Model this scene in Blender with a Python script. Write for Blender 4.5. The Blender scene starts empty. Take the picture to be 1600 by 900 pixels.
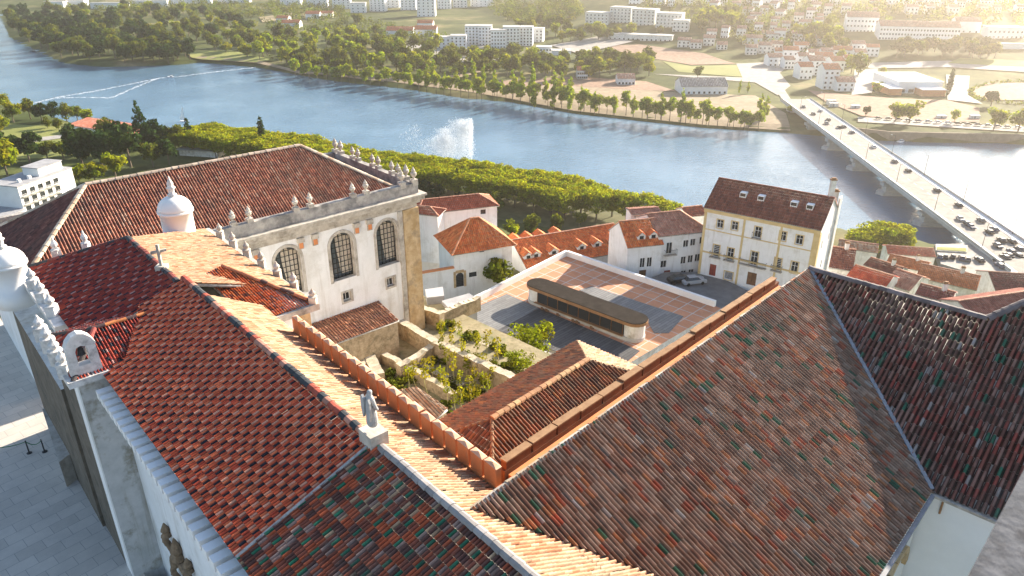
import bpy, math, random
import numpy as np
from mathutils import Vector
random.seed(7); RNG = np.random.default_rng(11)
SC = bpy.context.scene
COL = SC.collection
# ------------------------------------------------------------------ camera model
FPX = 1160.; HOR = 550.; CAMZ = 110.
TH = math.atan2(HOR, FPX); CT, ST = math.cos(TH), math.sin(TH)
def ray(x, y):
    u = x - 800; v = 450 - y
    return (u, FPX*CT + v*ST, -FPX*ST + v*CT)
def P(x, y, z):
    r = ray(x, y); t = (z - CAMZ)/r[2]
    return (r[0]*t, r[1]*t, z)
def D(az):
    a = math.radians(az); return (math.sin(a), math.cos(a))
class Frame:                       # a runs along azimuth az, b to its right
    def __init__(s, o, az): s.o = o; s.az = az; s.A = D(az); s.B = D(az+90)
    def __call__(s, a, b, z): return (s.o[0]+a*s.A[0]+b*s.B[0], s.o[1]+a*s.A[1]+b*s.B[1], z)
# ------------------------------------------------------------------ river banks and terrain
NEAR = [(-1500,1420),(-900,960),(-620,760),(-450,610),(-326,511),(-249,448),(-193,434),(-124,404),(-52,360),(15,336),(55,306),(79,300),(130,284),(157,272),(170,260),(215,232),(320,190),(700,70),(1600,-150)]
FAR = [(-1700,2300),(-1050,1500),(-800,1225),(-749,1150),(-600,930),(-461,770),(-430,735),(-380,710),(-318,722),(-300,738),(-238,710),(-157,642),(-81,599),(-40,566),(0,549),(44,510),(122,469),(172,455),(186,449),(224,436),(300,429),(420,410),(700,330),(1800,60)]
def seg_dist(X, Y, pl):
    best = np.full(X.shape, 1e9)
    for (x0, y0), (x1, y1) in zip(pl[:-1], pl[1:]):
        dx, dy = x1-x0, y1-y0
        t = np.clip(((X-x0)*dx+(Y-y0)*dy)/(dx*dx+dy*dy), 0, 1)
        best = np.minimum(best, np.hypot(X-x0-t*dx, Y-y0-t*dy))
    return best
def side(X, Y, pl):                # >0 beyond (north of) the polyline
    xs = np.array([p[0] for p in pl]); ys = np.array([p[1] for p in pl])
    return Y - np.interp(X, xs, ys)
def terrain(X, Y):
    X = np.asarray(X, float); Y = np.asarray(Y, float)
    dn = seg_dist(X, Y, NEAR); sn = side(X, Y, NEAR)
    df = seg_dist(X, Y, FAR); sf = side(X, Y, FAR)
    zn = np.interp(dn, [0,3,10,60,95,130,165,190,220,250], [1.0,4.0,5.5,6.5,14,32,48,53,54,55])
    zn = 5.5+(zn-5.5)*np.where(zn > 5.5, np.clip(1-(-60-X)/150, .22, 1), 1)
    hill_r = np.clip((X*0.55 + Y - 830)/650, 0, 1)*np.clip((X+60)/240, 0, 1)
    hill_f = np.clip((Y-1330+0.1*X)/900, 0, 1)
    hill = 78*hill_r**1.15*(0.9+0.1*np.sin(X*0.012)*np.cos(Y*0.011)) + 70*hill_f**1.3
    zf = np.interp(df, [0,3,12,40], [0.3,1.6,2.6,3.6]) + np.minimum(hill, 92)
    wall = (X > 215)
    zf = np.where(wall & (df < 40), np.maximum(zf, np.interp(df, [0,1.0],[0.2,3.6])), zf)
    z = np.where(sn < 0, zn, np.where(sf > 0, zf, -np.minimum(np.minimum(dn, df)*0.5, 3.0)))
    return z
def G(px, py, lift=0.0):           # where the ray of a pixel meets the ground
    r = ray(px, py); n = math.sqrt(sum(c*c for c in r)); r = [c/n for c in r]
    ts = np.concatenate([np.arange(40, 900, 1.0), np.arange(900, 3600, 3.0)])
    X, Y, Z = r[0]*ts, r[1]*ts, CAMZ + r[2]*ts
    h = np.maximum(terrain(X, Y), 0)+lift
    k = np.argmax(Z < h)
    if not (Z < h).any(): k = len(ts)-1
    return (float(X[k]), float(Y[k]), float(h[k]-lift))
def TZ(x, y): return float(terrain(np.array([x]), np.array([y]))[0])
# ------------------------------------------------------------------ mesh builder
class MB:
    def __init__(s): s.V = []; s.F = []; s.M = []; s.C = []; s.UV = None
    def add(s, vs, fs, m=0, col=None):
        n = len(s.V); s.V += [tuple(v) for v in vs]
        for f in fs: s.F.append([i+n for i in f]); s.M.append(m); s.C.append(col)
        return s
    def poly(s, *vs, m=0, col=None): return s.add(vs, [list(range(len(vs)))], m, col)
    def prism(s, pts, z0, z1, m=0, mtop=None, col=None):
        n = len(pts)
        if area2(pts) < 0: pts = pts[::-1]
        g0 = z0 if callable(z0) else (lambda p: z0); g1 = z1 if callable(z1) else (lambda p: z1)
        vs = [(p[0], p[1], g0(p)) for p in pts]+[(p[0], p[1], g1(p)) for p in pts]
        s.add(vs, [[i, (i+1) % n, (i+1) % n+n, i+n] for i in range(n)]+[list(range(n))[::-1]], m, col)
        s.add(vs[n:], [list(range(n))], m if mtop is None else mtop, col)
        return s
    def boxf(s, fr, a0, a1, b0, b1, z0, z1, m=0, mtop=None, col=None):
        return s.prism([fr(a0,b0,0)[:2], fr(a1,b0,0)[:2], fr(a1,b1,0)[:2], fr(a0,b1,0)[:2]], z0, z1, m, mtop, col)
    def bar(s, p, q, w, h, m=0, col=None, up=(0,0,1)):    # square bar between two points
        p, q = Vector(p), Vector(q); d = (q-p).normalized(); u = Vector(up)
        if abs(d.dot(u)) > .99: u = Vector((1,0,0))
        r = d.cross(u).normalized()*w/2; t = r.cross(d).normalized()*h/2
        vs = [p-r-t, p+r-t, p+r+t, p-r+t, q-r-t, q+r-t, q+r+t, q-r+t]
        return s.add(vs, [[0,1,5,4],[1,2,6,5],[2,3,7,6],[3,0,4,7],[3,2,1,0],[4,5,6,7]], m, col)
    def tube(s, p, q, r0, r1, n=8, m=0, col=None, cap=True):
        p, q = Vector(p), Vector(q); d = (q-p).normalized()
        u = d.orthogonal().normalized(); w = d.cross(u)
        vs = []
        for c, r in ((p, r0), (q, r1)):
            for i in range(n):
                a = 2*math.pi*i/n; vs.append(c + u*(r*math.cos(a)) + w*(r*math.sin(a)))
        fs = [[i, (i+1) % n, (i+1) % n+n, i+n] for i in range(n)]
        if cap: fs += [list(range(n))[::-1], list(range(n, 2*n))]
        return s.add(vs, fs, m, col)
    def lathe(s, c, prof, n=16, m=0, col=None):
        vs = []; k = len(prof)
        for r, z in prof:
            for i in range(n):
                a = 2*math.pi*i/n; vs.append((c[0]+r*math.cos(a), c[1]+r*math.sin(a), c[2]+z))
        fs = [[j*n+i, j*n+(i+1) % n, (j+1)*n+(i+1) % n, (j+1)*n+i] for j in range(k-1) for i in range(n)]
        fs += [list(range(n))[::-1], [(k-1)*n+i for i in range(n)]]
        return s.add(vs, fs, m, col)
    def ball(s, c, rx, ry, rz, n=10, m=0, col=None):
        prof = [(math.sin(math.pi*j/n), -math.cos(math.pi*j/n)) for j in range(n+1)]
        k = len(s.V); s.lathe((0,0,0), [(max(r, .02), z) for r, z in prof], n+4, m, col)
        for i in range(k, len(s.V)):
            v = s.V[i]; s.V[i] = (c[0]+v[0]*rx, c[1]+v[1]*ry, c[2]+v[2]*rz)
        return s
    def build(s, name, mats, parent=None, smooth=False, loc=None):
        me = bpy.data.meshes.new(name)
        L = loc or ((0,0,0) if parent is None else parent.get('_L', (0,0,0)))
        vs = [(v[0]-L[0], v[1]-L[1], v[2]-L[2]) for v in s.V]
        me.from_pydata(vs, [], s.F)
        mats = mats if isinstance(mats, (list, tuple)) else [mats]
        for m in mats: me.materials.append(MAT[m])
        me.polygons.foreach_set('material_index', s.M)
        if any(c is not None for c in s.C):
            at = me.color_attributes.new('Col', 'FLOAT_COLOR', 'CORNER')
            cols = np.ones((len(me.loops), 4), np.float32); i = 0
            for f, c in zip(s.F, s.C):
                if c is not None: cols[i:i+len(f), :3] = c
                i += len(f)
            at.data.foreach_set('color', cols.ravel())
        if smooth: me.polygons.foreach_set('use_smooth', [True]*len(s.F))
        me.update()
        o = bpy.data.objects.new(name, me); COL.objects.link(o)
        if parent is not None: o.parent = parent
        elif loc: o.location = loc
        if parent is not None and '_L' in parent: o['_L'] = parent['_L']
        return o
def area2(p): return sum(p[i][0]*p[(i+1) % len(p)][1]-p[(i+1) % len(p)][0]*p[i][1] for i in range(len(p)))
def tag(o, label, cat, group=None):
    o['label'] = label; o['category'] = cat
    if group: o['group'] = group
    return o
def thing(name, label, cat, loc=(0,0,0), group=None):
    o = bpy.data.objects.new(name, None); COL.objects.link(o); o.empty_display_size = .5
    o.location = loc; o['_L'] = tuple(loc)
    return tag(o, label, cat, group)
def kind(o, k): o['kind'] = k; return o
def copy_tree(o, parent=None):
    c = o.copy(); COL.objects.link(c); c.parent = parent
    for ch in KIDS(o): copy_tree(ch, c)
    return c
def KIDS(o): return [c for c in list(o.children)]
def nth(n):
    w = ['first','second','third','fourth','fifth','sixth','seventh','eighth','ninth','tenth','eleventh','twelfth']
    if n <= 12: return w[n-1]
    return '%d%s' % (n, 'th' if 10 < n % 100 < 14 else {1:'st',2:'nd',3:'rd'}.get(n % 10, 'th'))
# ------------------------------------------------------------------ materials
MAT = {}
def newmat(name):
    m = bpy.data.materials.new(name); m.use_nodes = True; MAT[name] = m
    nt = m.node_tree; return m, nt, nt.nodes['Principled BSDF']
def N(nt, t, **k):
    n = nt.nodes.new(t)
    for a, b in k.items():
        if a.startswith('i_'):
            n.inputs[a[2:].replace('_', ' ')].default_value = b
        else: setattr(n, a, b)
    return n
def L_(nt, a, b): nt.links.new(a, b)
def ramp(nt, stops, src, interp='LINEAR'):
    r = N(nt, 'ShaderNodeValToRGB'); cr = r.color_ramp; cr.interpolation = interp
    while len(cr.elements) < len(stops): cr.elements.new(0.5)
    for e, (p, c) in zip(cr.elements, stops): e.position = p; e.color = (*c, 1)
    L_(nt, src, r.inputs[0]); return r.outputs[0]
def mix(nt, a, b, f, mode='MIX'):
    n = N(nt, 'ShaderNodeMix', data_type='RGBA', blend_type=mode)
    for s, v in ((0, f), (6, a), (7, b)):
        if hasattr(v, 'links'): L_(nt, v, n.inputs[s])
        else: n.inputs[s].default_value = v if s == 0 else (*v, 1)
    return n.outputs[2]
def noise(nt, scale, detail=4, rough=.6, vec=None):
    n = N(nt, 'ShaderNodeTexNoise'); n.inputs['Scale'].default_value = scale
    n.inputs['Detail'].default_value = detail; n.inputs['Roughness'].default_value = rough
    if vec is not None: L_(nt, vec, n.inputs['Vector'])
    return n.outputs[0]
def pos(nt): return N(nt, 'ShaderNodeNewGeometry').outputs['Position']
def bump(nt, b, h, s=.4, d=.05):
    n = N(nt, 'ShaderNodeBump'); n.inputs['Strength'].default_value = s; n.inputs['Distance'].default_value = d
    L_(nt, h, n.inputs['Height']); L_(nt, n.outputs[0], b.inputs['Normal'])
def mottled(name, c1, c2, scale=1.0, rough=.85, c3=None, s3=.15, lo=.35, hi=.65, bmp=.0, spec=.3, streak=None):
    m, nt, b = newmat(name); p = pos(nt)
    c = ramp(nt, [(lo, c1), (hi, c2)], noise(nt, scale, 6, .65, p))
    if c3: c = mix(nt, c, c3, ramp(nt, [(.52, (0,0,0)), (.72, (1,1,1))], noise(nt, s3, 5, .7, p)))
    if streak:
        mp = N(nt, 'ShaderNodeMapping'); mp.inputs['Scale'].default_value = (1.5,1.5,.13); L_(nt, p, mp.inputs[0])
        c = mix(nt, c, streak, ramp(nt, [(.52, (0,0,0)), (.78, (.75,.75,.75))], noise(nt, 1.0, 6, .7, mp.outputs[0])))
    L_(nt, c, b.inputs['Base Color']); b.inputs['Roughness'].default_value = rough
    b.inputs['Specular IOR Level'].default_value = spec
    if bmp: bump(nt, b, noise(nt, scale*4, 4, .6, p), bmp, .05)
    return m
def colmat(name, rough=.8, n1=3., amt=.35, spec=.3, bmp=0, dirt_shade=None):
    m, nt, b = newmat(name); p = pos(nt)
    a = N(nt, 'ShaderNodeAttribute', attribute_name='Col').outputs['Color']
    g = ramp(nt, [(.25, (1-amt,)*3), (.75, (1+amt*.5,)*3)], noise(nt, n1, 5, .65, p))
    c = mix(nt, a, g, 1.0, 'MULTIPLY')
    if dirt_shade:
        c = mix(nt, c, dirt_shade, ramp(nt, [(.45, (0,0,0)), (.75, (.7,.7,.7))], noise(nt, .3, 7, .72, p)))
        c = mix(nt, c, (.38,.27,.20), ramp(nt, [(.58, (0,0,0)), (.7, (.3,.3,.3))], noise(nt, 1.1, 6, .75, p)))
    L_(nt, c, b.inputs['Base Color']); b.inputs['Roughness'].default_value = rough
    b.inputs['Specular IOR Level'].default_value = spec
    if bmp: bump(nt, b, noise(nt, n1*6, 3, .6, p), bmp, .02)
    return m
colmat('tiles_glazed', .6, 2.5, .4, .22, .3)
colmat('tiles_old', .8, 2.0, .5, .3, .4, (.10,.085,.07))
colmat('tiles_cream', .85, 1.6, .35, .3, .3, (.30,.22,.14))
colmat('tiles_plain', .8, .8, .35, .3)
mottled('plaster', (.74,.735,.72), (.82,.815,.81), .5, .85, (.62,.60,.56), .35, streak=(.50,.47,.42))
mottled('plaster_new', (.74,.73,.71), (.82,.81,.79), .3, .85)
mottled('plaster_stained', (.60,.58,.54), (.78,.77,.74), .8, .85, (.42,.38,.30), .5, streak=(.36,.32,.26))
mottled('stone_pale', (.36,.32,.27), (.56,.52,.46), 1.6, .9, (.20,.18,.15), .6, bmp=.3)
mottled('stone_white', (.52,.50,.47), (.70,.68,.66), 2.2, .85, (.30,.29,.28), 1.3, bmp=.2)
mottled('stone_ochre', (.40,.27,.13), (.58,.44,.27), 1.2, .9, (.25,.2,.14), .8, bmp=.3)
mottled('stone_weathered', (.22,.21,.20), (.46,.43,.39), 1.1, .9, (.10,.10,.10), .5, bmp=.4)
mottled('stone_brown', (.16,.11,.07), (.28,.20,.13), 3., .95, (.08,.06,.04), 2., bmp=.5)
mottled('stone_dark', (.10,.085,.065), (.17,.145,.115), 1.4, .95, (.06,.06,.05), .5, bmp=.4)
mottled('stone_statue', (.34,.34,.34), (.50,.49,.48), 3., .9, (.2,.2,.2), 1.5, bmp=.3)
mottled('wall_moss', (.44,.44,.43), (.56,.55,.54), 1.2, .9, (.15,.12,.05), .55, bmp=.3, streak=(.20,.17,.09))
mottled('stone_grey', (.075,.08,.09), (.125,.13,.145), 14., .95, (.05,.05,.055), 22., bmp=.15, spec=.1)
mottled('mortar', (.26,.24,.22), (.44,.42,.39), 4., .9)
mottled('render_orange', (.58,.20,.075), (.66,.27,.11), .9, .85, (.45,.22,.12), .8)
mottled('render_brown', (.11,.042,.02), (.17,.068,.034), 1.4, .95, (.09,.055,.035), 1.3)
mottled('coping_brown', (.22,.12,.06), (.32,.19,.10), 2., .9)
mottled('render_peach', (.60,.33,.2), (.68,.42,.28), 2., .9)
mottled('trim_yellow', (.55,.40,.18), (.66,.52,.28), .8, .85)
mottled('rubble', (.26,.19,.11), (.46,.36,.24), 2.4, .95, (.14,.12,.07), 1.0, bmp=.9)
mottled('moss_slab', (.26,.25,.23), (.36,.35,.33), 1.2, .9, (.10,.085,.035), .55, bmp=.3)
mottled('concrete', (.40,.39,.37), (.52,.51,.48), .4, .85, (.30,.29,.27), .2)
mottled('asphalt', (.16,.15,.145), (.22,.21,.20), .5, .9)
mottled('roof_dark', (.03,.025,.021), (.045,.038,.033), .8, .95, (.022,.02,.018), .5, spec=.03)
mottled('roof_flat_grey', (.25,.25,.26), (.36,.36,.37), .3, .85)
mottled('wood_copper', (.25,.13,.06), (.33,.18,.09), 1., .5)
mottled('metal_zinc', (.17,.18,.20), (.25,.27,.30), 2., .6)
mottled('metal_dark', (.02,.02,.022), (.04,.04,.042), 3., .5)
mottled('metal_green', (.02,.12,.05), (.03,.16,.07), 3., .5)
mottled('bark', (.10,.075,.05), (.19,.15,.11), 4., .9)
mottled('sand', (.22,.17,.11), (.33,.255,.17), .22, .95, (.19,.17,.09), .03)
mottled('field_dry', (.24,.19,.10), (.32,.26,.15), .03, .95, (.24,.20,.10), .02)
mottled('field_green', (.17,.20,.045), (.25,.26,.07), .05, .95, (.30,.27,.10), .03)
mottled('field_lawn', (.16,.18,.04), (.21,.22,.06), .04, .95)
mottled('earth_red', (.20,.12,.08), (.34,.22,.15), .25, .95, (.22,.16,.12), .04)
mottled('street_pale', (.26,.245,.22), (.36,.34,.31), .25, .9, (.20,.19,.17), .1)
mottled('canvas_red', (.42,.10,.05), (.52,.15,.08), .3, .8)
mottled('door_red', (.20,.03,.025), (.26,.045,.035), 2., .6)
mottled('wood_brown', (.12,.06,.03), (.2,.1,.05), 2., .6)
mottled('curtain', (.66,.58,.46), (.76,.70,.60), 1., .9)
mottled('white_metal', (.74,.74,.74), (.8,.8,.8), 1., .5)
mottled('foam', (.75,.78,.8), (.85,.87,.88), .2, .7)
mottled('paint_mark', (.72,.72,.70), (.8,.8,.78), 1., .8)
def simple(name, c, rough=.5, metal=0., spec=.5):
    m, nt, b = newmat(name); b.inputs['Roughness'].default_value = rough; b.inputs['Metallic'].default_value = metal
    g = ramp(nt, [(.3, tuple(x*.85 for x in c)), (.7, c)], noise(nt, 1.5, 3, .5, pos(nt)))
    L_(nt, g, b.inputs['Base Color']); b.inputs['Specular IOR Level'].default_value = spec
simple('glass', (.03,.035,.04), .08, 0, .8)
simple('glass_pale', (.16,.19,.21), .1, 0, .8)
simple('tyre', (.02,.02,.02), .9)
for n_, c_ in dict(car_white=(.75,.75,.75), car_black=(.015,.015,.018), car_blue=(.04,.07,.14), car_silver=(.4,.41,.43), car_red=(.35,.03,.03), car_grey=(.1,.105,.11)).items(): simple(n_, c_, .25, 0, .6)
# water: deep blue green, rippled, sharper far off
m, nt, b = newmat('water'); p = pos(nt)
L_(nt, ramp(nt, [(.35, (.07,.15,.235)), (.65, (.09,.18,.265))], noise(nt, .012, 4, .6, p)), b.inputs['Base Color'])
b.inputs['Roughness'].default_value = .1; b.inputs['IOR'].default_value = 1.33
mp = N(nt, 'ShaderNodeMapping'); mp.inputs['Scale'].default_value = (.55, .9, 1); L_(nt, p, mp.inputs[0])
calm = ramp(nt, [(.35, (.45,.45,.45)), (.65, (1,1,1))], noise(nt, .02, 3, .6, p))
h1 = mix(nt, (0,0,0), noise(nt, .5, 6, .66, mp.outputs[0]), calm)
bump(nt, b, h1, .7, .7)
mottled('bridge_road', (.22,.205,.185), (.30,.28,.25), .3, .9, (.17,.16,.15), .12)
mottled('trim_pale', (.42,.40,.36), (.52,.49,.45), .5, .85, (.32,.30,.26), .2)
mottled('wall_brown', (.20,.15,.10), (.30,.23,.16), .4, .95, (.13,.10,.07), .1)
# courtyard paving: big pale slabs in courses
m, nt, b = newmat('paving'); p = pos(nt)
mp = N(nt, 'ShaderNodeMapping'); mp.inputs['Rotation'].default_value = (0,0,math.radians(-48.5)); L_(nt, p, mp.inputs[0])
br = N(nt, 'ShaderNodeTexBrick'); L_(nt, mp.outputs[0], br.inputs['Vector'])
for k, v in dict(Scale=1.0).items(): br.inputs[k].default_value = v
br.inputs['Brick Width'].default_value = 1.5; br.inputs['Row Height'].default_value = .95; br.inputs['Mortar Size'].default_value = .014
br.inputs['Color1'].default_value = (.56,.52,.47,1); br.inputs['Color2'].default_value = (.49,.455,.41,1); br.inputs['Mortar'].default_value = (.26,.26,.25,1)
c = mix(nt, br.outputs[0], ramp(nt, [(.3, (.86,.86,.86)), (.7, (1.08,1.07,1.05))], noise(nt, .5, 6, .7, p)), 1.0, 'MULTIPLY')
L_(nt, c, b.inputs['Base Color']); b.inputs['Roughness'].default_value = .85
# terrace paving: terracotta squares with pale bands
m, nt, b = newmat('terrace_tiles'); p = pos(nt)
mp = N(nt, 'ShaderNodeMapping'); mp.inputs['Rotation'].default_value = (0,0,math.radians(-46.4)); L_(nt, p, mp.inputs[0])
br = N(nt, 'ShaderNodeTexBrick'); L_(nt, mp.outputs[0], br.inputs['Vector']); br.offset = 0
br.inputs['Scale'].default_value = 1; br.inputs['Brick Width'].default_value = 2.4; br.inputs['Row Height'].default_value = 2.4; br.inputs['Mortar Size'].default_value = .08; br.inputs['Mortar Smooth'].default_value = 0
br.inputs['Color1'].default_value = (.44,.19,.095,1); br.inputs['Color2'].default_value = (.52,.24,.13,1); br.inputs['Mortar'].default_value = (.46,.42,.38,1)
c = mix(nt, br.outputs[0], ramp(nt, [(.3, (.85,.85,.85)), (.7, (1.1,1.1,1.1))], noise(nt, .8, 5, .7, p)), 1.0, 'MULTIPLY')
L_(nt, c, b.inputs['Base Color']); b.inputs['Roughness'].default_value = .85
# deck boards
for nm, ca, cb, az in (('deck_pale', (.17,.17,.17), (.235,.235,.23), 46), ('deck_slate', (.075,.075,.078), (.115,.113,.115), 46)):
    m, nt, b = newmat(nm); p = pos(nt)
    mp = N(nt, 'ShaderNodeMapping'); mp.inputs['Rotation'].default_value = (0,0,math.radians(-az)); L_(nt, p, mp.inputs[0])
    br = N(nt, 'ShaderNodeTexBrick'); L_(nt, mp.outputs[0], br.inputs['Vector'])
    br.inputs['Scale'].default_value = 1; br.inputs['Brick Width'].default_value = 3.; br.inputs['Row Height'].default_value = .5; br.inputs['Mortar Size'].default_value = .03
    br.inputs['Color1'].default_value = (*ca,1); br.inputs['Color2'].default_value = (*cb,1); br.inputs['Mortar'].default_value = (ca[0]*.6,ca[1]*.6,ca[2]*.6,1)
    L_(nt, br.outputs[0], b.inputs['Base Color']); b.inputs['Roughness'].default_value = .9; b.inputs['Specular IOR Level'].default_value = .1
# leaves
def leafmat(name, tint, trans=.4):
    m, nt, b = newmat(name); nt.nodes.remove(b); out = nt.nodes['Material Output']
    a = N(nt, 'ShaderNodeAttribute', attribute_name='Col').outputs['Color']
    c = mix(nt, a, tint, 1.0, 'MULTIPLY')
    d = N(nt, 'ShaderNodeBsdfDiffuse'); t = N(nt, 'ShaderNodeBsdfTranslucent'); x = N(nt, 'ShaderNodeMixShader')
    L_(nt, c, d.inputs[0]); L_(nt, mix(nt, c, (1.12,1.22,.4), 1.0, 'MULTIPLY'), t.inputs[0]); x.inputs[0].default_value = trans
    L_(nt, d.outputs[0], x.inputs[1]); L_(nt, t.outputs[0], x.inputs[2]); L_(nt, x.outputs[0], out.inputs[0])
leafmat('leaf_plane', (1.95,1.7,.34), .55)
leafmat('leaf_poplar', (1.9,1.85,.5), .55)
leafmat('leaf_green', (1.15,1.15,.40), .45)
leafmat('leaf_dark', (.42,.58,.28), .28)
leafmat('leaf_yellow', (1.5,1.15,.26), .45)
# terrain
m, nt, b = newmat('terrain'); p = pos(nt)
n1 = noise(nt, .012, 8, .62, p); n2 = noise(nt, .07, 6, .7, p)
c = ramp(nt, [(.40, (.055,.075,.022)), (.54, (.10,.115,.04)), (.64, (.19,.17,.085)), (.74, (.30,.24,.15))], n1)
c = mix(nt, c, ramp(nt, [(.35, (.55,.6,.5)), (.7, (1.25,1.2,1.15))], n2), 1.0, 'MULTIPLY')
L_(nt, c, b.inputs['Base Color']); b.inputs['Roughness'].default_value = .95; b.inputs['Specular IOR Level'].default_value = .1
# ------------------------------------------------------------------ tiled roofs
def hashcol(c, r, pal, seed=0):
    h = np.sin(c*12.9898 + r*78.233 + seed*37.719 + (c % 7)*(r % 11)*1.731)*43758.5453; h = h-np.floor(h)
    acc = np.cumsum([w for w, _ in pal]); acc = acc/acc[-1]
    k = np.searchsorted(acc, h); return np.array([q for _, q in pal])[np.clip(k, 0, len(pal)-1)]
def pal_A(c, r):
    base = hashcol(c, r, [(5,(.64,.115,.048)),(3,(.72,.17,.07)),(2,(.54,.085,.04))], 1)
    base = np.where(((c % 3 == 0) & ((r+c//3) % 2 == 0))[...,None], np.array((.022,.026,.034)), base)
    base = np.where(((c % 3 == 1) & ((r+c//3) % 2 == 1))[...,None], np.array((.70,.35,.23)), base)
    return base
def pal_F(c, r):
    base = hashcol(c, r, [(5,(.30,.045,.03)),(3,(.36,.06,.035)),(2,(.24,.035,.03))], 2)
    base = np.where(((c % 3 == 0) & ((r+c//3) % 2 == 0))[...,None], np.array((.03,.03,.04)), base)
    return np.where(((c % 4 == 1) & ((r+c//4) % 3 == 1))[...,None], np.array((.42,.23,.2)), base)
def pal_B(c, r):
    base = hashcol(c, r, [(4,(.50,.11,.045)),(3,(.16,.07,.055)),(1.5,(.40,.26,.21)),(3,(.30,.09,.055)),(.8,(.50,.33,.2))], 3)
    return np.where((((c+(r//2)*2) % 4 == 0) & (r % 2 == 0))[...,None] & (hashcol(c, r, [(1.5,(0,)),(8.5,(1,))], 8) > .5), np.array((.03,.19,.105)), base)
def pal_C(c, r):
    base = hashcol(c, r, [(6,(.34,.20,.135)),(5,(.40,.265,.19)),(4,(.27,.145,.095)),(1.3,(.38,.105,.055)),(1.5,(.47,.19,.085)),(.2,(.44,.38,.33))], 4)
    return np.where((hashcol(c, r, [(96.5,(0,)),(3.5,(1,))], 9) > .5), np.array((.05,.135,.075)), base)
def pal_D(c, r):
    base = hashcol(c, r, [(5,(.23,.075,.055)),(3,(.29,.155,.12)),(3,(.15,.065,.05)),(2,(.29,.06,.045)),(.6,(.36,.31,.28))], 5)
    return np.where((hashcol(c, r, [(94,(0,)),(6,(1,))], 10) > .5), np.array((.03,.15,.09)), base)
PALS = dict(A=pal_A, F=pal_F, B=pal_B, C=pal_C, D=pal_D)
def simple_pal(*q):
    s = random.randint(1, 999)
    return lambda c, r: hashcol(c, r, q, s)
CREAM = simple_pal((4,(.50,.28,.165)),(3,(.57,.37,.24)),(2,(.44,.19,.095)),(1,(.38,.28,.18)))
ORANGE = simple_pal((5,(.74,.20,.06)),(3,(.78,.26,.09)),(2,(.64,.15,.05)))
ORANGE_K = simple_pal((5,(.58,.13,.04)),(3,(.66,.20,.07)),(1.5,(.16,.05,.035)))
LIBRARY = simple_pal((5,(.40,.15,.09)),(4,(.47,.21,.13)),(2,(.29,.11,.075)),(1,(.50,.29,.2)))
LIB_SHADED = simple_pal((5,(.20,.08,.06)),(3,(.14,.06,.05)),(2,(.26,.11,.08)))  # library tiles in darker tones: shade of the left hip put into the colour
BROWN = simple_pal((5,(.24,.08,.05)),(3,(.30,.11,.07)),(2,(.18,.06,.045)))
PINK = simple_pal((5,(.50,.24,.16)),(3,(.56,.30,.21)),(2,(.42,.18,.12)))
RUST = simple_pal((5,(.30,.115,.055)),(3,(.25,.14,.08)),(2,(.16,.075,.045)),(1,(.38,.16,.06)))
PROF = np.array([(0,-.1),(.10,.6),(.28,1.),(.46,.6),(.56,-.1),(.78,-.4)])
PROF3 = np.array([(0,-.2),(.3,1.),(.6,-.2)])
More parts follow.
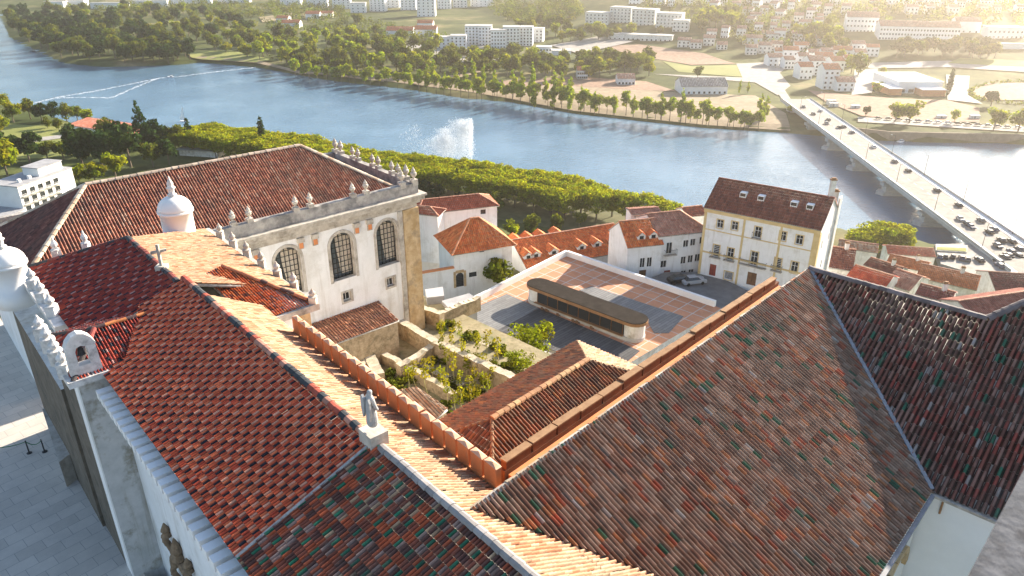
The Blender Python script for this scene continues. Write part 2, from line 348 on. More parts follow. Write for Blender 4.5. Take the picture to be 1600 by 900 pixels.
def roof(name, poly, pal, mat, parent=None, w=.22, l=.42, h=.07, prof=None, thick=.14, step=.03, m2='mortar', dirt_shade=.5):
    """one tiled plane: rows of half round tiles lying down the slope inside a convex polygon"""
    prof = PROF if prof is None else prof
    Pn = [Vector(p) for p in poly]; n = Vector((0,0,0))
    for i in range(len(Pn)): n += (Pn[i]-Pn[0]).cross(Pn[(i+1) % len(Pn)]-Pn[0])
    n.normalize()
    if n.z < 0: n = -n; Pn = Pn[::-1]
    u = Vector((0,0,1)).cross(n).normalized(); v = n.cross(u).normalized(); o = n*Pn[0].dot(n)
    q = np.array([((p-o).dot(u), (p-o).dot(v)) for p in Pn])
    umin, umax, vmin, vmax = q[:,0].min(), q[:,0].max(), q[:,1].min(), q[:,1].max()
    ulo, uhi = umin, umax; umin = math.floor(umin/w)*w; vmin = math.floor(vmin/l)*l
    nc = int((umax-umin)/w)+1; K = len(prof)
    cs = np.arange(nc)
    U = umin + (cs[:,None] + np.concatenate([prof[:,0], [1.0]])[None,:])*w
    U = np.clip(U, ulo+1e-4, uhi-1e-4)
    Hh = np.concatenate([prof[:,1], [prof[0,1]]])[None,:]*h
    V0 = np.full(U.shape, -1e9); V1 = np.full(U.shape, 1e9)
    for i in range(len(q)):
        a = q[i]; b_ = q[(i+1) % len(q)]; du = b_[0]-a[0]
        if abs(du) < 1e-6: continue
        line = a[1] + (U-a[0])/du*(b_[1]-a[1])
        if du > 0: V0 = np.maximum(V0, line)
        else: V1 = np.minimum(V1, line)
    V1 = np.maximum(V1, V0)
    nr = int((vmax-vmin)/l)+1; rs = np.arange(nr)
    lo = vmin + rs[None,:,None]*l; hi = lo + l
    LO = np.clip(lo, V0[:,None,:], V1[:,None,:]); HI = np.clip(hi, V0[:,None,:], V1[:,None,:])
    ok = (HI-LO).max(2) > 1e-3
    ci, ri = np.nonzero(ok); T = len(ci)
    LOt, HIt, Ut = LO[ci,ri], HI[ci,ri], U[ci]; Ht = np.repeat(Hh, nc, 0)[ci]
    jit = RNG.normal(0, .011, (T,1))
    o_, u_, v_, n_ = (np.array(x) for x in (o, u, v, n))
    def pt(uu, vv, hh): return o_+uu[...,None]*u_+vv[...,None]*v_+hh[...,None]*n_
    A = pt(Ut, LOt, Ht+step+jit); B = pt(Ut, HIt, Ht+jit)
    verts = np.concatenate([A, B], 1).reshape(-1, 3)      # per tile 2*(K+1)
    k1 = K+1
    f = np.array([[i, i+1, k1+i+1, k1+i] for i in range(K)])
    faces = (np.arange(T)[:,None,None]*(2*k1) + f[None]).reshape(-1, 4)
    cols = np.clip(pal(ci, ri)*RNG.uniform(.85, 1.15, (T,1)), 0, 1)
    chan = np.where(prof[:,1]+np.append(prof[1:,1], prof[0,1]) < .3, dirt_shade, 1.0)   # channel shade and grime put into the tile colour
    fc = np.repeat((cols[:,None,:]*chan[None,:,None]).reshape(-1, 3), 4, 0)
    # slab below
    nb = len(verts); sl = [p - n*.05 for p in Pn] + [p - n*(.05+thick) for p in Pn]; k = len(Pn)
    verts = np.concatenate([verts, np.array(sl)])
    L = (0,0,0) if parent is None else parent.get('_L', (0,0,0))
    verts = verts - np.array(L)
    allf = [list(map(int, x)) for x in faces] if False else None
    me = bpy.data.meshes.new(name)
    extra = [[nb+i for i in range(k)], [nb+k+i for i in range(k)][::-1]] + [[nb+i, nb+k+i, nb+k+(i+1) % k, nb+(i+1) % k] for i in range(k)]
    loops = np.concatenate([faces.ravel(), np.array([i for e in extra for i in e])]).astype(np.int32)
    sizes = np.concatenate([np.full(len(faces), 4), [len(e) for e in extra]]).astype(np.int32)
    starts = np.concatenate([[0], np.cumsum(sizes)[:-1]]).astype(np.int32)
    me.vertices.add(len(verts)); me.vertices.foreach_set('co', verts.astype(np.float32).ravel())
    me.loops.add(len(loops)); me.loops.foreach_set('vertex_index', loops)
    me.polygons.add(len(sizes)); me.polygons.foreach_set('loop_start', starts)
    me.materials.append(MAT[mat]); me.materials.append(MAT[m2])
    me.polygons.foreach_set('material_index', np.concatenate([np.zeros(len(faces)), np.ones(len(extra))]).astype(np.int32))
    me.update(calc_edges=True); me.validate()
    at = me.color_attributes.new('Col', 'FLOAT_COLOR', 'CORNER')
    cc = np.ones((len(me.loops), 4), np.float32); cc[:len(fc), :3] = fc; cc[len(fc):, :3] = .3
    at.data.foreach_set('color', cc.ravel())
    ob = bpy.data.objects.new(name, me); COL.objects.link(ob)
    if parent is not None:
        ob.parent = parent; ob['_L'] = tuple(L)
    return ob
def caps(name, p, q, mat, parent, r=.16, l=.45, cols=((.4,.36,.32),), lift=.05):
    """a run of half round cap tiles on a ridge or hip"""
    p, q = Vector(p), Vector(q); d = q-p; n = max(1, int(d.length/l)); mb = MB()
    dn = d.normalized(); sd = dn.cross(Vector((0,0,1))).normalized(); up = sd.cross(dn)
    for i in range(n):
        a = p+d*(i/n); b = p+d*((i+1)/n)
        a = a+sd*random.uniform(-.02,.02)+up*random.uniform(-.02,.015); c = random.choice(cols); f = random.uniform(.8, 1.15); c = tuple(min(1, x*f) for x in c)
        vs = []
        for s_, rr in ((a, r*1.08), (b, r*.95)):
            for k in range(6):
                an = math.pi*k/5; vs.append(s_ + sd*(math.cos(an)*rr) + up*(math.sin(an)*rr*.75 - .04 + lift))
        mb.add(vs, [[k, k+1, k+7, k+6] for k in range(5)]+[[0,1,2,3,4,5]], 0, c)
    return mb.build(name, mat, parent)
HAZE = 0.00017
# ================================================================== building helpers
def facade(mb, p0, p1, z0, z1, holes=(), depth=.3, m=0, mr=None, ztop=None):
    """wall panel seen from its right-hand side, with window openings and their reveals"""
    p0 = Vector((p0[0], p0[1])); p1 = Vector((p1[0], p1[1])); L = (p1-p0).length; d = (p1-p0)/L; inn = Vector((-d.y, d.x))
    mr = m if mr is None else mr
    def W(u, z, dep=0): q = p0+d*u+inn*dep; return (q.x, q.y, z)
    us = sorted({0, L, *[h[0] for h in holes], *[h[1] for h in holes]}); zs = sorted({z0, z1, *[h[2] for h in holes], *[h[3] for h in holes]})
    for a, b in zip(us[:-1], us[1:]):
        for c, e in zip(zs[:-1], zs[1:]):
            if any(h[0]-1e-6 <= a and b <= h[1]+1e-6 and h[2]-1e-6 <= c and e <= h[3]+1e-6 for h in holes): continue
            mb.poly(W(a,c), W(b,c), W(b,e), W(a,e), m=m)
    for h in holes:
        a, b, c, e = h[:4]
        arch = len(h) > 4
        mb.poly(W(a,c), W(b,c), W(b,c,depth), W(a,c,depth), m=mr)
        if not arch:
            mb.poly(W(a,e), W(a,e,depth), W(b,e,depth), W(b,e), m=mr)
            mb.poly(W(a,c), W(a,c,depth), W(a,e,depth), W(a,e), m=mr)
            mb.poly(W(b,c), W(b,e), W(b,e,depth), W(b,c,depth), m=mr)
        else:
            r = (b-a)/2; cx = (a+b)/2; zc = e-r; n = 12
            ar = [(cx-r*math.cos(math.pi*i/n), zc+r*math.sin(math.pi*i/n)) for i in range(n+1)]
            mb.poly(W(a,c), W(a,c,depth), W(a,zc,depth), W(a,zc), m=mr)
            mb.poly(W(b,c), W(b,zc), W(b,zc,depth), W(b,c,depth), m=mr)
            for (u0,v0),(u1,v1) in zip(ar[:-1], ar[1:]):
                mb.poly(W(u0,v0), W(u1,v1), W(u1,v1,depth), W(u0,v0,depth), m=mr)
                mb.poly(W(u0,v0), W(u0,e), W(u1,e), W(u1,v1), m=m)
WINCACHE = {}
def window(root, p0, p1, u, z, w, h, style='cross', depth=.22, label=None):
    """one window: frame with bars, pane as its child; copies share their meshes"""
    p0 = Vector((p0[0], p0[1])); p1 = Vector((p1[0], p1[1])); d = (p1-p0).normalized(); q = p0+d*u
    key = (round(w,2), round(h,2), style, depth)
    L = root['_L']
    if key not in WINCACHE:
        f = MB(); t = .07
        fm = {'door':'wood_brown','red':'door_red','arch':'metal_dark','shut':'white_metal','garage':'white_metal','dark':'metal_dark'}.get(style, 'white_metal')
        def bx(x0, x1, z0, z1, y0=depth-.06, y1=depth): f.prism([(x0,y0),(x1,y0),(x1,y1),(x0,y1)], z0, z1)
        bx(-w/2, -w/2+t, 0, h); bx(w/2-t, w/2, 0, h); bx(-w/2+t, w/2-t, 0, t)
        if style != 'arch': bx(-w/2+t, w/2-t, h-t, h)
        if style in ('cross','sash'):
            bx(-t*.4, t*.4, t, h-t)
            if style == 'cross': bx(-w/2+t, -t*.4, h*.62, h*.62+t*.7); bx(t*.4, w/2-t, h*.62, h*.62+t*.7)
        elif style == 'arch':
            for i in range(1, 6): bx(-w/2+w*i/6-.03, -w/2+w*i/6+.03, t, h-.15 if 1 < i < 5 else h-w*.25)
            for j in range(1, 9):
                hw = w/2-t if h*j/9 < h-w/2 else math.sqrt(max((w/2)**2-(h*j/9-h+w/2)**2, .01))
                for i in range(6):
                    x0 = max(-w/2+w*i/6+.031, -hw); x1 = min(-w/2+w*(i+1)/6-.031, hw)
                    if x1 > x0: bx(x0, x1, h*j/9-.03, h*j/9+.03, depth-.05, depth-.01)
        elif style in ('door','red'):
            bx(-w/2+t, -.02, t, h-t, depth-.03, depth-.01); bx(.02, w/2-t, t, h-t, depth-.03, depth-.01)
        elif style == 'shut':
            for j in range(1, 7): bx(-w/2+t, w/2-t, h*j/7-.02, h*j/7+.03)
        a = f.build('window', fm); g = MB()
        g.poly((-w/2,depth+.02,0), (w/2,depth+.02,0), (w/2,depth+.02,h), (-w/2,depth+.02,h)); 
        if style == 'arch':
            g = MB(); n = 14; dp_ = depth+.25; g.add([(-w/2,dp_,0),(w/2,dp_,0)]+[(math.cos(math.pi*i/n)*w/2, dp_, h-w/2+math.sin(math.pi*i/n)*w/2) for i in range(n+1)], [list(range(n+3))])
        b = g.build('pane', 'glass_pale' if style == 'arch' else 'glass', a)
        WINCACHE[key] = a; o = a
    else:
        o = copy_tree(WINCACHE[key])
    o.parent = root; o.location = (q.x-L[0], q.y-L[1], z-L[2]); o.rotation_euler = (0,0,math.atan2(d.y, d.x))
    if style in ('door','red'): o.name = 'door'; [setattr(c, 'name', 'door_panel') for c in o.children]
    return o
def walls(root, fr, a0, a1, b0, b1, z0, z1, holes={}, wins=True, mat='plaster', gable=None, zr=None, name='wall'):
    """four outer walls; holes[side] = [(u, z, w, h, style)] with u the centre along the side, z the sill"""
    c = [fr(a0,b0,0), fr(a0,b1,0), fr(a1,b1,0), fr(a1,b0,0)]; mb = MB()
    for i, s in enumerate('NRFL'):
        p0, p1 = c[i], c[(i+1) % 4]; hs = []
        for u, z, w, h, st in holes.get(s, ()):
            hs.append((u-w/2, u+w/2, z, z+h)+((1,) if st == 'arch' else ()))
            window(root, p0, p1, u, z, w, h, st)
        facade(mb, p0, p1, z0, z1, hs)
    if gable:
        if gable == 'A':    # ridge along a
            bm = (b0+b1)/2
            mb.poly(fr(a0,b0,z1), fr(a0,b1,z1), fr(a0,bm,zr)); mb.poly(fr(a1,b1,z1), fr(a1,b0,z1), fr(a1,bm,zr))
        else:
            am = (a0+a1)/2
            mb.poly(fr(a0,b1,z1), fr(a1,b1,z1), fr(am,b1,zr)); mb.poly(fr(a1,b0,z1), fr(a0,b0,z1), fr(am,b0,zr))
    return mb.build(name, mat, root)
def gable_roof(root, fr, a0, a1, b0, b1, ze, zr, pal, mat='tiles_plain', over=.35, w=.34, l=.6, hip0=0, hip1=0, capc=((.5,.25,.16),), end=.15):
    """ridge along a; hip0/hip1 = how far the ridge is drawn in at each end"""
    hw = (b1-b0)/2; bm = (b0+b1)/2; sl = (zr-ze)/hw; z = ze-over*sl
    A0, A1, B0, B1 = a0-(over if hip0 else end), a1+(over if hip1 else end), b0-over, b1+over
    r0 = fr(a0+hip0 if hip0 else A0, bm, zr); r1 = fr(a1-hip1 if hip1 else A1, bm, zr)
    k = dict(parent=root, w=w, l=l, prof=PROF3, h=w*.3, dirt_shade=.78)
    R = roof('roof', [fr(A0,B0,z), fr(A1,B0,z), r1, r0], pal, mat, **k)
    R2 = roof('roof', [fr(A0,B1,z), r0, r1, fr(A1,B1,z)], pal, mat, **k)
    if hip0: roof('roof', [fr(A0,B0,z), r0, fr(A0,B1,z)], pal, mat, **k)
    if hip1: roof('roof', [fr(A1,B1,z), r1, fr(A1,B0,z)], pal, mat, **k)
    caps('ridge_tiles', r0, r1, 'tiles_plain', R, .2, .6, capc)
    for q, s0, s1 in ((hip0, (A0,B0), (A0,B1)), (hip1, (A1,B0), (A1,B1))):
        if q:
            rr = r0 if s0[0] == A0 else r1
            for s in (s0, s1): caps('hip_tiles', fr(*s, z), rr, 'tiles_plain', R, .18, .6, capc)
    return R, R2
# ================================================================== the setting
def grid_terrain():
    xs = np.unique(np.concatenate([np.arange(-2600,-760,60), np.arange(-760,-420,14), np.arange(-420,440,6), np.arange(440,800,16), np.arange(800,2601,60)]))
    ys = np.unique(np.concatenate([np.arange(-320,40,40), np.arange(40,230,10), np.arange(230,520,5), np.arange(520,800,9), np.arange(800,1500,20), np.arange(1500,3801,80)]))
    X, Y = np.meshgrid(xs, ys); Z = terrain(X, Y)
    Z = Z + np.where(Z > 8, np.sin(X*.05)*np.cos(Y*.043)*.5, 0)
    Z = np.where((Y < 130) & (Z > 50), np.minimum(Z, 55), Z)
    nx, ny = len(xs), len(ys)
    V = np.stack([X, Y, Z], -1).reshape(-1, 3)
    i = np.arange(nx*ny).reshape(ny, nx)
    F = np.stack([i[:-1,:-1], i[:-1,1:], i[1:,1:], i[1:,:-1]], -1).reshape(-1, 4)
    me = bpy.data.meshes.new('terrain'); me.from_pydata(V.tolist(), [], F.tolist()); me.materials.append(MAT['terrain'])
    me.polygons.foreach_set('use_smooth', [True]*len(F)); me.update()
    o = bpy.data.objects.new('terrain', me); COL.objects.link(o); return kind(o, 'structure')
grid_terrain()
w = MB(); w.poly((-2600,-320,0),(2600,-320,0),(2600,3700,0),(-2600,3700,0)); kind(w.build('river_water','water'), 'structure')
def sheet(name, pts, mat, lift=.12, sub=14, k='structure'):
    """a patch of ground that follows the terrain, from a polygon in plan"""
    pts = [Vector((p[0], p[1], 0)) for p in pts]; import bmesh
    bm = bmesh.new(); f = bm.faces.new([bm.verts.new(p) for p in pts]); bmesh.ops.triangulate(bm, faces=[f])
    for _ in range(7):
        long = [e for e in bm.edges if e.calc_length() > sub]
        if not long: break
        bmesh.ops.subdivide_edges(bm, edges=long, cuts=1, use_grid_fill=True); bmesh.ops.triangulate(bm, faces=bm.faces[:])
    bm.normal_update()
    for v in bm.verts: v.co.z = TZ(v.co.x, v.co.y)+lift
    for fc in bm.faces:
        if fc.normal.z < 0: fc.normal_flip()
    me = bpy.data.meshes.new(name); bm.to_mesh(me); bm.free(); me.materials.append(MAT[mat])
    o = bpy.data.objects.new(name, me); COL.objects.link(o); kind(o, k); return o
CH = Frame(P(585,690,92)[:2], 318.5)          # chapel: a = away along the nave, b = right of it (t = -b)
def chl(s, t, z): return CH(s, -t, z)
MK = Frame((0,0), 43.)                        # right hand wing: a = k, b = m
# courtyard
c = MB(); c.prism([CH(-60,-6.6,0)[:2], CH(90,-6.6,0)[:2], CH(90,-90,0)[:2], CH(-60,-90,0)[:2]], 72, 76.4); kind(c.build('courtyard_ground','paving'), 'structure')
# ================================================================== chapel
chapel = thing('chapel', 'long church beside the courtyard with glossy red and black chequered roof tiles', 'church', CH(5,0,76))
def zl(t): return 92-.365*t                     # left slope
body = MB()
body.prism([chl(-16,5.5,0)[:2], chl(36,5.5,0)[:2], chl(36,-2.7,0)[:2], chl(-16,-2.7,0)[:2]], 64, 89.2)
body.prism([chl(21,-2.701,0)[:2], chl(35,-2.701,0)[:2], chl(35,-5.9,0)[:2], chl(21,-5.9,0)[:2]], 64, 89.0)
body.build('wall', 'plaster', chapel)
tr = MB(); tr.prism([chl(16.8,4.5,0)[:2], chl(22.4,4.5,0)[:2], chl(22.4,7.1,0)[:2], chl(16.8,7.1,0)[:2]], 74, 89.7)
tr.build('transept_wall', 'wall_moss', chapel)
tl = MB(); tl.prism([chl(16.83,7.101,0)[:2], chl(18.0,7.101,0)[:2], chl(18.0,7.16,0)[:2], chl(16.83,7.16,0)[:2]], 74, 89.6); tl.prism([chl(18.01,7.101,0)[:2], chl(22.4,7.101,0)[:2], chl(22.4,7.14,0)[:2], chl(18.01,7.14,0)[:2]], 74, 89.0, 1); tl.build('transept_face', ['plaster_new','stone_dark'], chapel)
tl = MB(); tl.prism([chl(22.42,5.51,0)[:2], chl(36,5.51,0)[:2], chl(36,7.3,0)[:2], chl(22.42,7.3,0)[:2]], 74, 86.6, 0, 1); tl.build('side_aisle', ['stone_dark','plaster_stained'], chapel)
tr = MB(); tr.prism([chl(17.9,-2.702,0)[:2], chl(20.99,-2.702,0)[:2], chl(20.99,-6.0,0)[:2], chl(17.9,-6.0,0)[:2]], 66, 89.0)
tr.build('transept_wall', 'plaster', chapel)
q_ = MB(); q_.prism([chl(17.8,-5.2,0)[:2], chl(18.6,-5.2,0)[:2], chl(18.6,-6.15,0)[:2], chl(17.8,-6.15,0)[:2]], 66, 88.9); q_.build('corner_stones', 'stone_ochre', chapel)
Zr, T0 = 92., 5.95
RA = roof('roof', [chl(0,0,Zr), chl(16.6,0,Zr), chl(16.6,T0,zl(T0)), chl(0,T0,zl(T0))], PALS['A'], 'tiles_glazed', chapel, w=.15, l=.29, h=.06)
roof('roof', [chl(16.6,0,Zr), chl(20.7,0,Zr), chl(20.7,2.6,zl(2.6)), chl(16.6,4.7,zl(4.7))], PALS['A'], 'tiles_glazed', chapel, w=.15, l=.29, h=.06)
RA['label'] = 'glossy red roof slope with black and pink chequer tiles'
RB = roof('roof', [chl(-15,0,Zr), chl(-.02,0,Zr), chl(-.02,T0,zl(T0)), chl(-15,T0,zl(T0))], PALS['B'], 'tiles_old', chapel, w=.16, l=.36, h=.08)
RB['label'] = 'weathered roof slope with scattered green glazed tiles'
RC = roof('roof', [chl(-15,0,Zr), chl(17.6,0,Zr), chl(17.6,-3.1,Zr-.56*3.1), chl(-3.9,-3.1,Zr-.56*3.1), chl(-15,-3.1,Zr-.56*3.1)], CREAM, 'tiles_cream', chapel, w=.2, l=.42, h=.08, dirt_shade=.7)
RC['label'] = 'bleached cream roof slope along the orange battlements'
caps('ridge_tiles', chl(-15,0,Zr+.02), chl(-.5,0,Zr+.02), 'tiles_plain', RB, .2, .45, ((.30,.28,.27),(.36,.33,.31)))
caps('ridge_tiles', chl(.7,0,Zr+.02), chl(20.7,0,Zr+.02), 'tiles_plain', RA, .2, .45, ((.05,.055,.06),(.36,.08,.05),(.5,.24,.17)))
mo = MB(); mo.bar(chl(-.01,0,Zr+.05), chl(-.01,T0,zl(T0)+.05), .13, .1); mo.build('mortar_line', 'mortar', RB)
# chancel beyond the transepts
zf = 91.75; ZE = 89.55
k_ = dict(parent=chapel, w=.16, l=.31, h=.06)
RF = roof('roof', [chl(20.75,.3,zf), chl(30.3,.3,zf), chl(35.2,5.9,ZE), chl(20.75,5.9,ZE)], PALS['F'], 'tiles_glazed', **k_); RF['label'] = 'dark red glossy slope of the chancel roof'
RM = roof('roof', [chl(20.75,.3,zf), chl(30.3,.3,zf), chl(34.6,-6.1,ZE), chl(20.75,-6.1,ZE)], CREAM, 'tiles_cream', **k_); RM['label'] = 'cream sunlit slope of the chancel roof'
roof('roof', [chl(30.3,.3,zf), chl(35.2,5.9,ZE), chl(34.6,-6.1,ZE)], PALS['F'], 'tiles_glazed', **k_)
caps('ridge_tiles', chl(20.9,.3,zf+.02), chl(30.3,.3,zf+.02), 'tiles_plain', RF, .19, .45, ((.05,.05,.055),(.2,.05,.04)))
caps('hip_tiles', chl(30.3,.3,zf), chl(35.2,5.9,ZE), 'tiles_plain', RF, .19, .45, ((.05,.05,.055),(.2,.05,.04)))
# small hipped roof over the left transept
zg = 91.0; g0 = chl(19.6,2.6,zg); g1 = chl(19.6,5.3,zg); ge = 89.95
RG = roof('roof', [g0, g1, chl(16.5,7.3,ge), chl(16.5,4.6,ge)], PALS['F'], 'tiles_glazed', **k_); RG['label'] = 'small dark red hipped roof behind the bell gable'
roof('roof', [g0, g1, chl(22.7,7.3,ge), chl(22.7,4.6,ge)], PALS['F'], 'tiles_glazed', **k_)
roof('roof', [g1, chl(16.5,7.3,ge), chl(22.7,7.3,ge)], PALS['F'], 'tiles_glazed', **k_)
for e_ in ((16.5,7.3),(22.7,7.3)): caps('hip_tiles', g1, chl(*e_, ge), 'tiles_plain', RG, .15, .45, ((.06,.05,.05),(.25,.06,.05)))
caps('ridge_tiles', g0, g1, 'tiles_plain', RG, .15, .45, ((.08,.05,.05),(.5,.18,.06)))
# hipped roof over the right transept
zk = 91.1
RK = roof('roof', [chl(22.6,-1.6,zk), chl(23.1,-3.1,zk), chl(17.5,-6.4,89.45), chl(17.5,-2.4,89.45)], ORANGE_K, 'tiles_glazed', **k_); RK['label'] = 'bright orange and dark tiled roof over the right transept'
roof('roof', [chl(23.1,-3.1,zk), chl(17.5,-6.4,89.45), chl(24,-6.4,89.45)], CREAM, 'tiles_cream', **k_)
caps('hip_tiles', chl(23.1,-3.1,zk), chl(17.5,-6.4,89.5), 'tiles_plain', RK, .16, .45, ((.1,.06,.05),(.5,.2,.1)))
# cornices
co = MB()
for i in range(44):                            # block cornice under the left eave
    s_ = -14.6+i*.7; co.prism([chl(s_,5.5,0)[:2], chl(s_+.45,5.5,0)[:2], chl(s_+.45,6.55,0)[:2], chl(s_,6.55,0)[:2]], 88.95, 89.4)
co.prism([chl(-15,5.5,0)[:2], chl(16.4,5.5,0)[:2], chl(16.4,6.25,0)[:2], chl(-15,6.25,0)[:2]], 88.55, 88.94, 1)
co.build('cornice', ['plaster_new','stone_weathered'], chapel)
co = MB(); co.prism([chl(16.4,3.9,0)[:2], chl(16.9,3.9,0)[:2], chl(16.9,7.55,0)[:2], chl(16.4,7.55,0)[:2]], 89.65, 90.0)
co.prism([chl(16.901,7.0,0)[:2], chl(24.5,7.0,0)[:2], chl(24.5,7.55,0)[:2], chl(16.901,7.55,0)[:2]], 89.6, 89.95)
co.prism([chl(24.5,5.75,0)[:2], chl(36,5.75,0)[:2], chl(36,6.5,0)[:2], chl(24.5,6.5,0)[:2]], 89.1, 89.5); co.build('cornice', 'stone_white', chapel)
co = MB(); co.prism([chl(17.3,-2.2,0)[:2], chl(17.75,-2.2,0)[:2], chl(17.75,-6.6,0)[:2], chl(17.3,-6.6,0)[:2]], 89.0, 89.42)
co.prism([chl(17.751,-6.15,0)[:2], chl(35,-6.15,0)[:2], chl(35,-6.6,0)[:2], chl(17.751,-6.6,0)[:2]], 89.0, 89.4); co.build('cornice', 'stone_pale', chapel)
def pinnacle(p, h=1.25, r=.22, mat='stone_white', parent=chapel):
    mb = MB(); x, y, z = p
    mb.prism([(x-r,y-r),(x+r,y-r),(x+r,y+r),(x-r,y+r)], z-.2, z+.42*h)
    mb.lathe((x,y,z+.42*h), [(r*1.35,0),(r*1.35,.07*h),(r*.6,.12*h),(r*1.0,.25*h),(r*.95,.33*h),(r*.4,.45*h),(r*.25,.55*h),(r*.02,.62*h)], 10)
    return mb.build('pinnacle', mat, parent)
for s_ in (17.7, 19.4, 21.1, 22.8): pinnacle(chl(s_, 7.35, 89.9), 1.35, .27)
for s_ in (26.2, 28.7, 31.2): pinnacle(chl(s_, 6.15, 89.5), 1.45, .27)
for s_ in (20.2, 22.6, 25.0, 27.4, 29.8, 32.2): pinnacle(chl(s_, -6.4, 89.4), 1.2, .22, 'stone_pale')
pinnacle(chl(17.6,-6.35,89.4), 1.0, .22, 'stone_pale')
for t_ in (3.9, 2.0): pinnacle(chl(35.1, t_, 89.6), 1.7, .22)
def turret(p, hd=2.1, r=1.25):
    tb = MB(); x, y, z = p
    tb.lathe(p, [(r*1.06,-1.0),(r*1.06,.1),(r,.12),(r,hd),(r*1.12,hd+.02),(r*1.12,hd+.2)], 24)
    t = tb.build('turret', 'plaster_new', chapel, True)
    d_ = MB(); d_.lathe((x,y,z+hd+.2), [(r*1.08*math.cos(a), r*.95*math.sin(a)) for a in [i*math.pi/2/8 for i in range(8)]]+[(.12,r*.95)], 24); d_.build('dome', 'plaster_new', t, True)
    f_ = MB(); f_.lathe((x,y,z+hd+.2+r*.93), [(.3,0),(.34,.12),(.2,.2),(.22,.5),(.34,.62),(.2,.75),(.24,.95),(.09,1.25),(.02,1.5)], 10); f_.build('finial', 'stone_white', t, True)
turret(chl(34.0,-4.1,89.6), 1.95, 1.13); turret(chl(33.6,7.0,88.8), 1.8, 1.08)
# bell gable
bg = MB(); fr = Frame(chl(16.75,6.55,0)[:2], 228.5)          # a along t outwards, b right = towards s+... thin
bw, bh = .72, 2.3
pr = [( -bw,0),(bw,0),(bw*.93,1.5),(bw*.98,1.6),(bw*.75,1.95),(bw*.4,2.2),(0,bh),(-bw*.4,2.2),(-bw*.75,1.95),(-bw*.98,1.6),(-bw*.93,1.5)]
hole = [(-.28,.55),(.28,.55),(.28,1.35)]+[(.28*math.cos(a),1.35+.28*math.sin(a)) for a in (math.pi*.25, math.pi*.5, math.pi*.75)]+[(-.28,1.35)]
import bmesh as _bm
def plate(outer, hole, fr, z, th, name, mat, parent):
    b = _bm.new(); L = parent['_L']; es = []
    for loop in (outer, hole):
        vs = [b.verts.new((q[0],0,q[1])) for q in loop]; es += [b.edges.new((vs[i], vs[(i+1) % len(vs)])) for i in range(len(vs))]
    r = _bm.ops.triangle_fill(b, use_beauty=True, use_dissolve=False, edges=es); fs = [f for f in r['geom'] if isinstance(f, _bm.types.BMFace)]
    ex = _bm.ops.extrude_face_region(b, geom=fs)
    for v in ex['geom']:
        if isinstance(v, _bm.types.BMVert): v.co.y += th
    for v in b.verts:
        q = fr(v.co.x, v.co.y, z+v.co.z); v.co = Vector(q)-Vector(L)
    _bm.ops.recalc_face_normals(b, faces=b.faces[:])
    me = bpy.data.meshes.new(name); b.to_mesh(me); b.free(); me.materials.append(MAT[mat]); o = bpy.data.objects.new(name, me); COL.objects.link(o); o.parent = parent; o['_L'] = L; return o
bgo = plate(pr, hole, fr, 90.0, .5, 'bell_gable', 'stone_white', chapel); bgo['label'] = 'white bell gable with one arched opening'
bb = MB(); q = fr(0,.25,91.05); bb.lathe(q, [(.2,0),(.17,.1),(.12,.35),(.05,.42)], 12); bb.build('bell', 'metal_dark', bgo)
cr = MB(); cx = chl(23.6,.3,91.9); cr.prism([(cx[0]-.3,cx[1]-.3),(cx[0]+.3,cx[1]-.3),(cx[0]+.3,cx[1]+.3),(cx[0]-.3,cx[1]+.3)], 91.4, 91.95, 0)
cr.bar(cx, (cx[0],cx[1],93.3), .16, .16); d_ = D(52); cr.bar((cx[0]-d_[0]*.45,cx[1]-d_[1]*.45,92.85), (cx[0]+d_[0]*.45,cx[1]+d_[1]*.45,92.85), .15, .15)
cr.build('roof_cross', 'stone_pale', chapel)
# carved portal
po = MB()
for s_ in (3.2, 6.4):
    for j in range(16):
        a = j*.9; po.tube(chl(s_+.14*math.cos(a),5.7+.12*math.sin(a),81.8+j*.33), chl(s_+.14*math.cos(a+.9),5.7+.12*math.sin(a+.9),82.15+j*.33), .17, .15, 8)
    po.lathe(chl(s_,5.7,87.0), [(.2,0),(.3,.12),(.16,.3),(.24,.5),(.03,.95)], 8)
for j in range(9):
    a0, a1 = math.pi*j/9, math.pi*(j+1)/9; po.tube(chl(4.8+1.6*math.cos(a0),5.7,84.9+1.6*math.sin(a0)), chl(4.8+1.6*math.cos(a1),5.7,84.9+1.6*math.sin(a1)), .2, .2, 7)
po.lathe(chl(4.8,5.72,86.5), [(.16,0),(.35,.2),(.2,.5),(.32,.8),(.03,1.6)], 8)
po.V = [(v[0]+CH.A[0]*6.2, v[1]+CH.A[1]*6.2, v[2]-5.4) for v in po.V]
pobj = po.build('portal', 'stone_brown', chapel); pobj['label'] = 'carved stone portal with twisted columns'
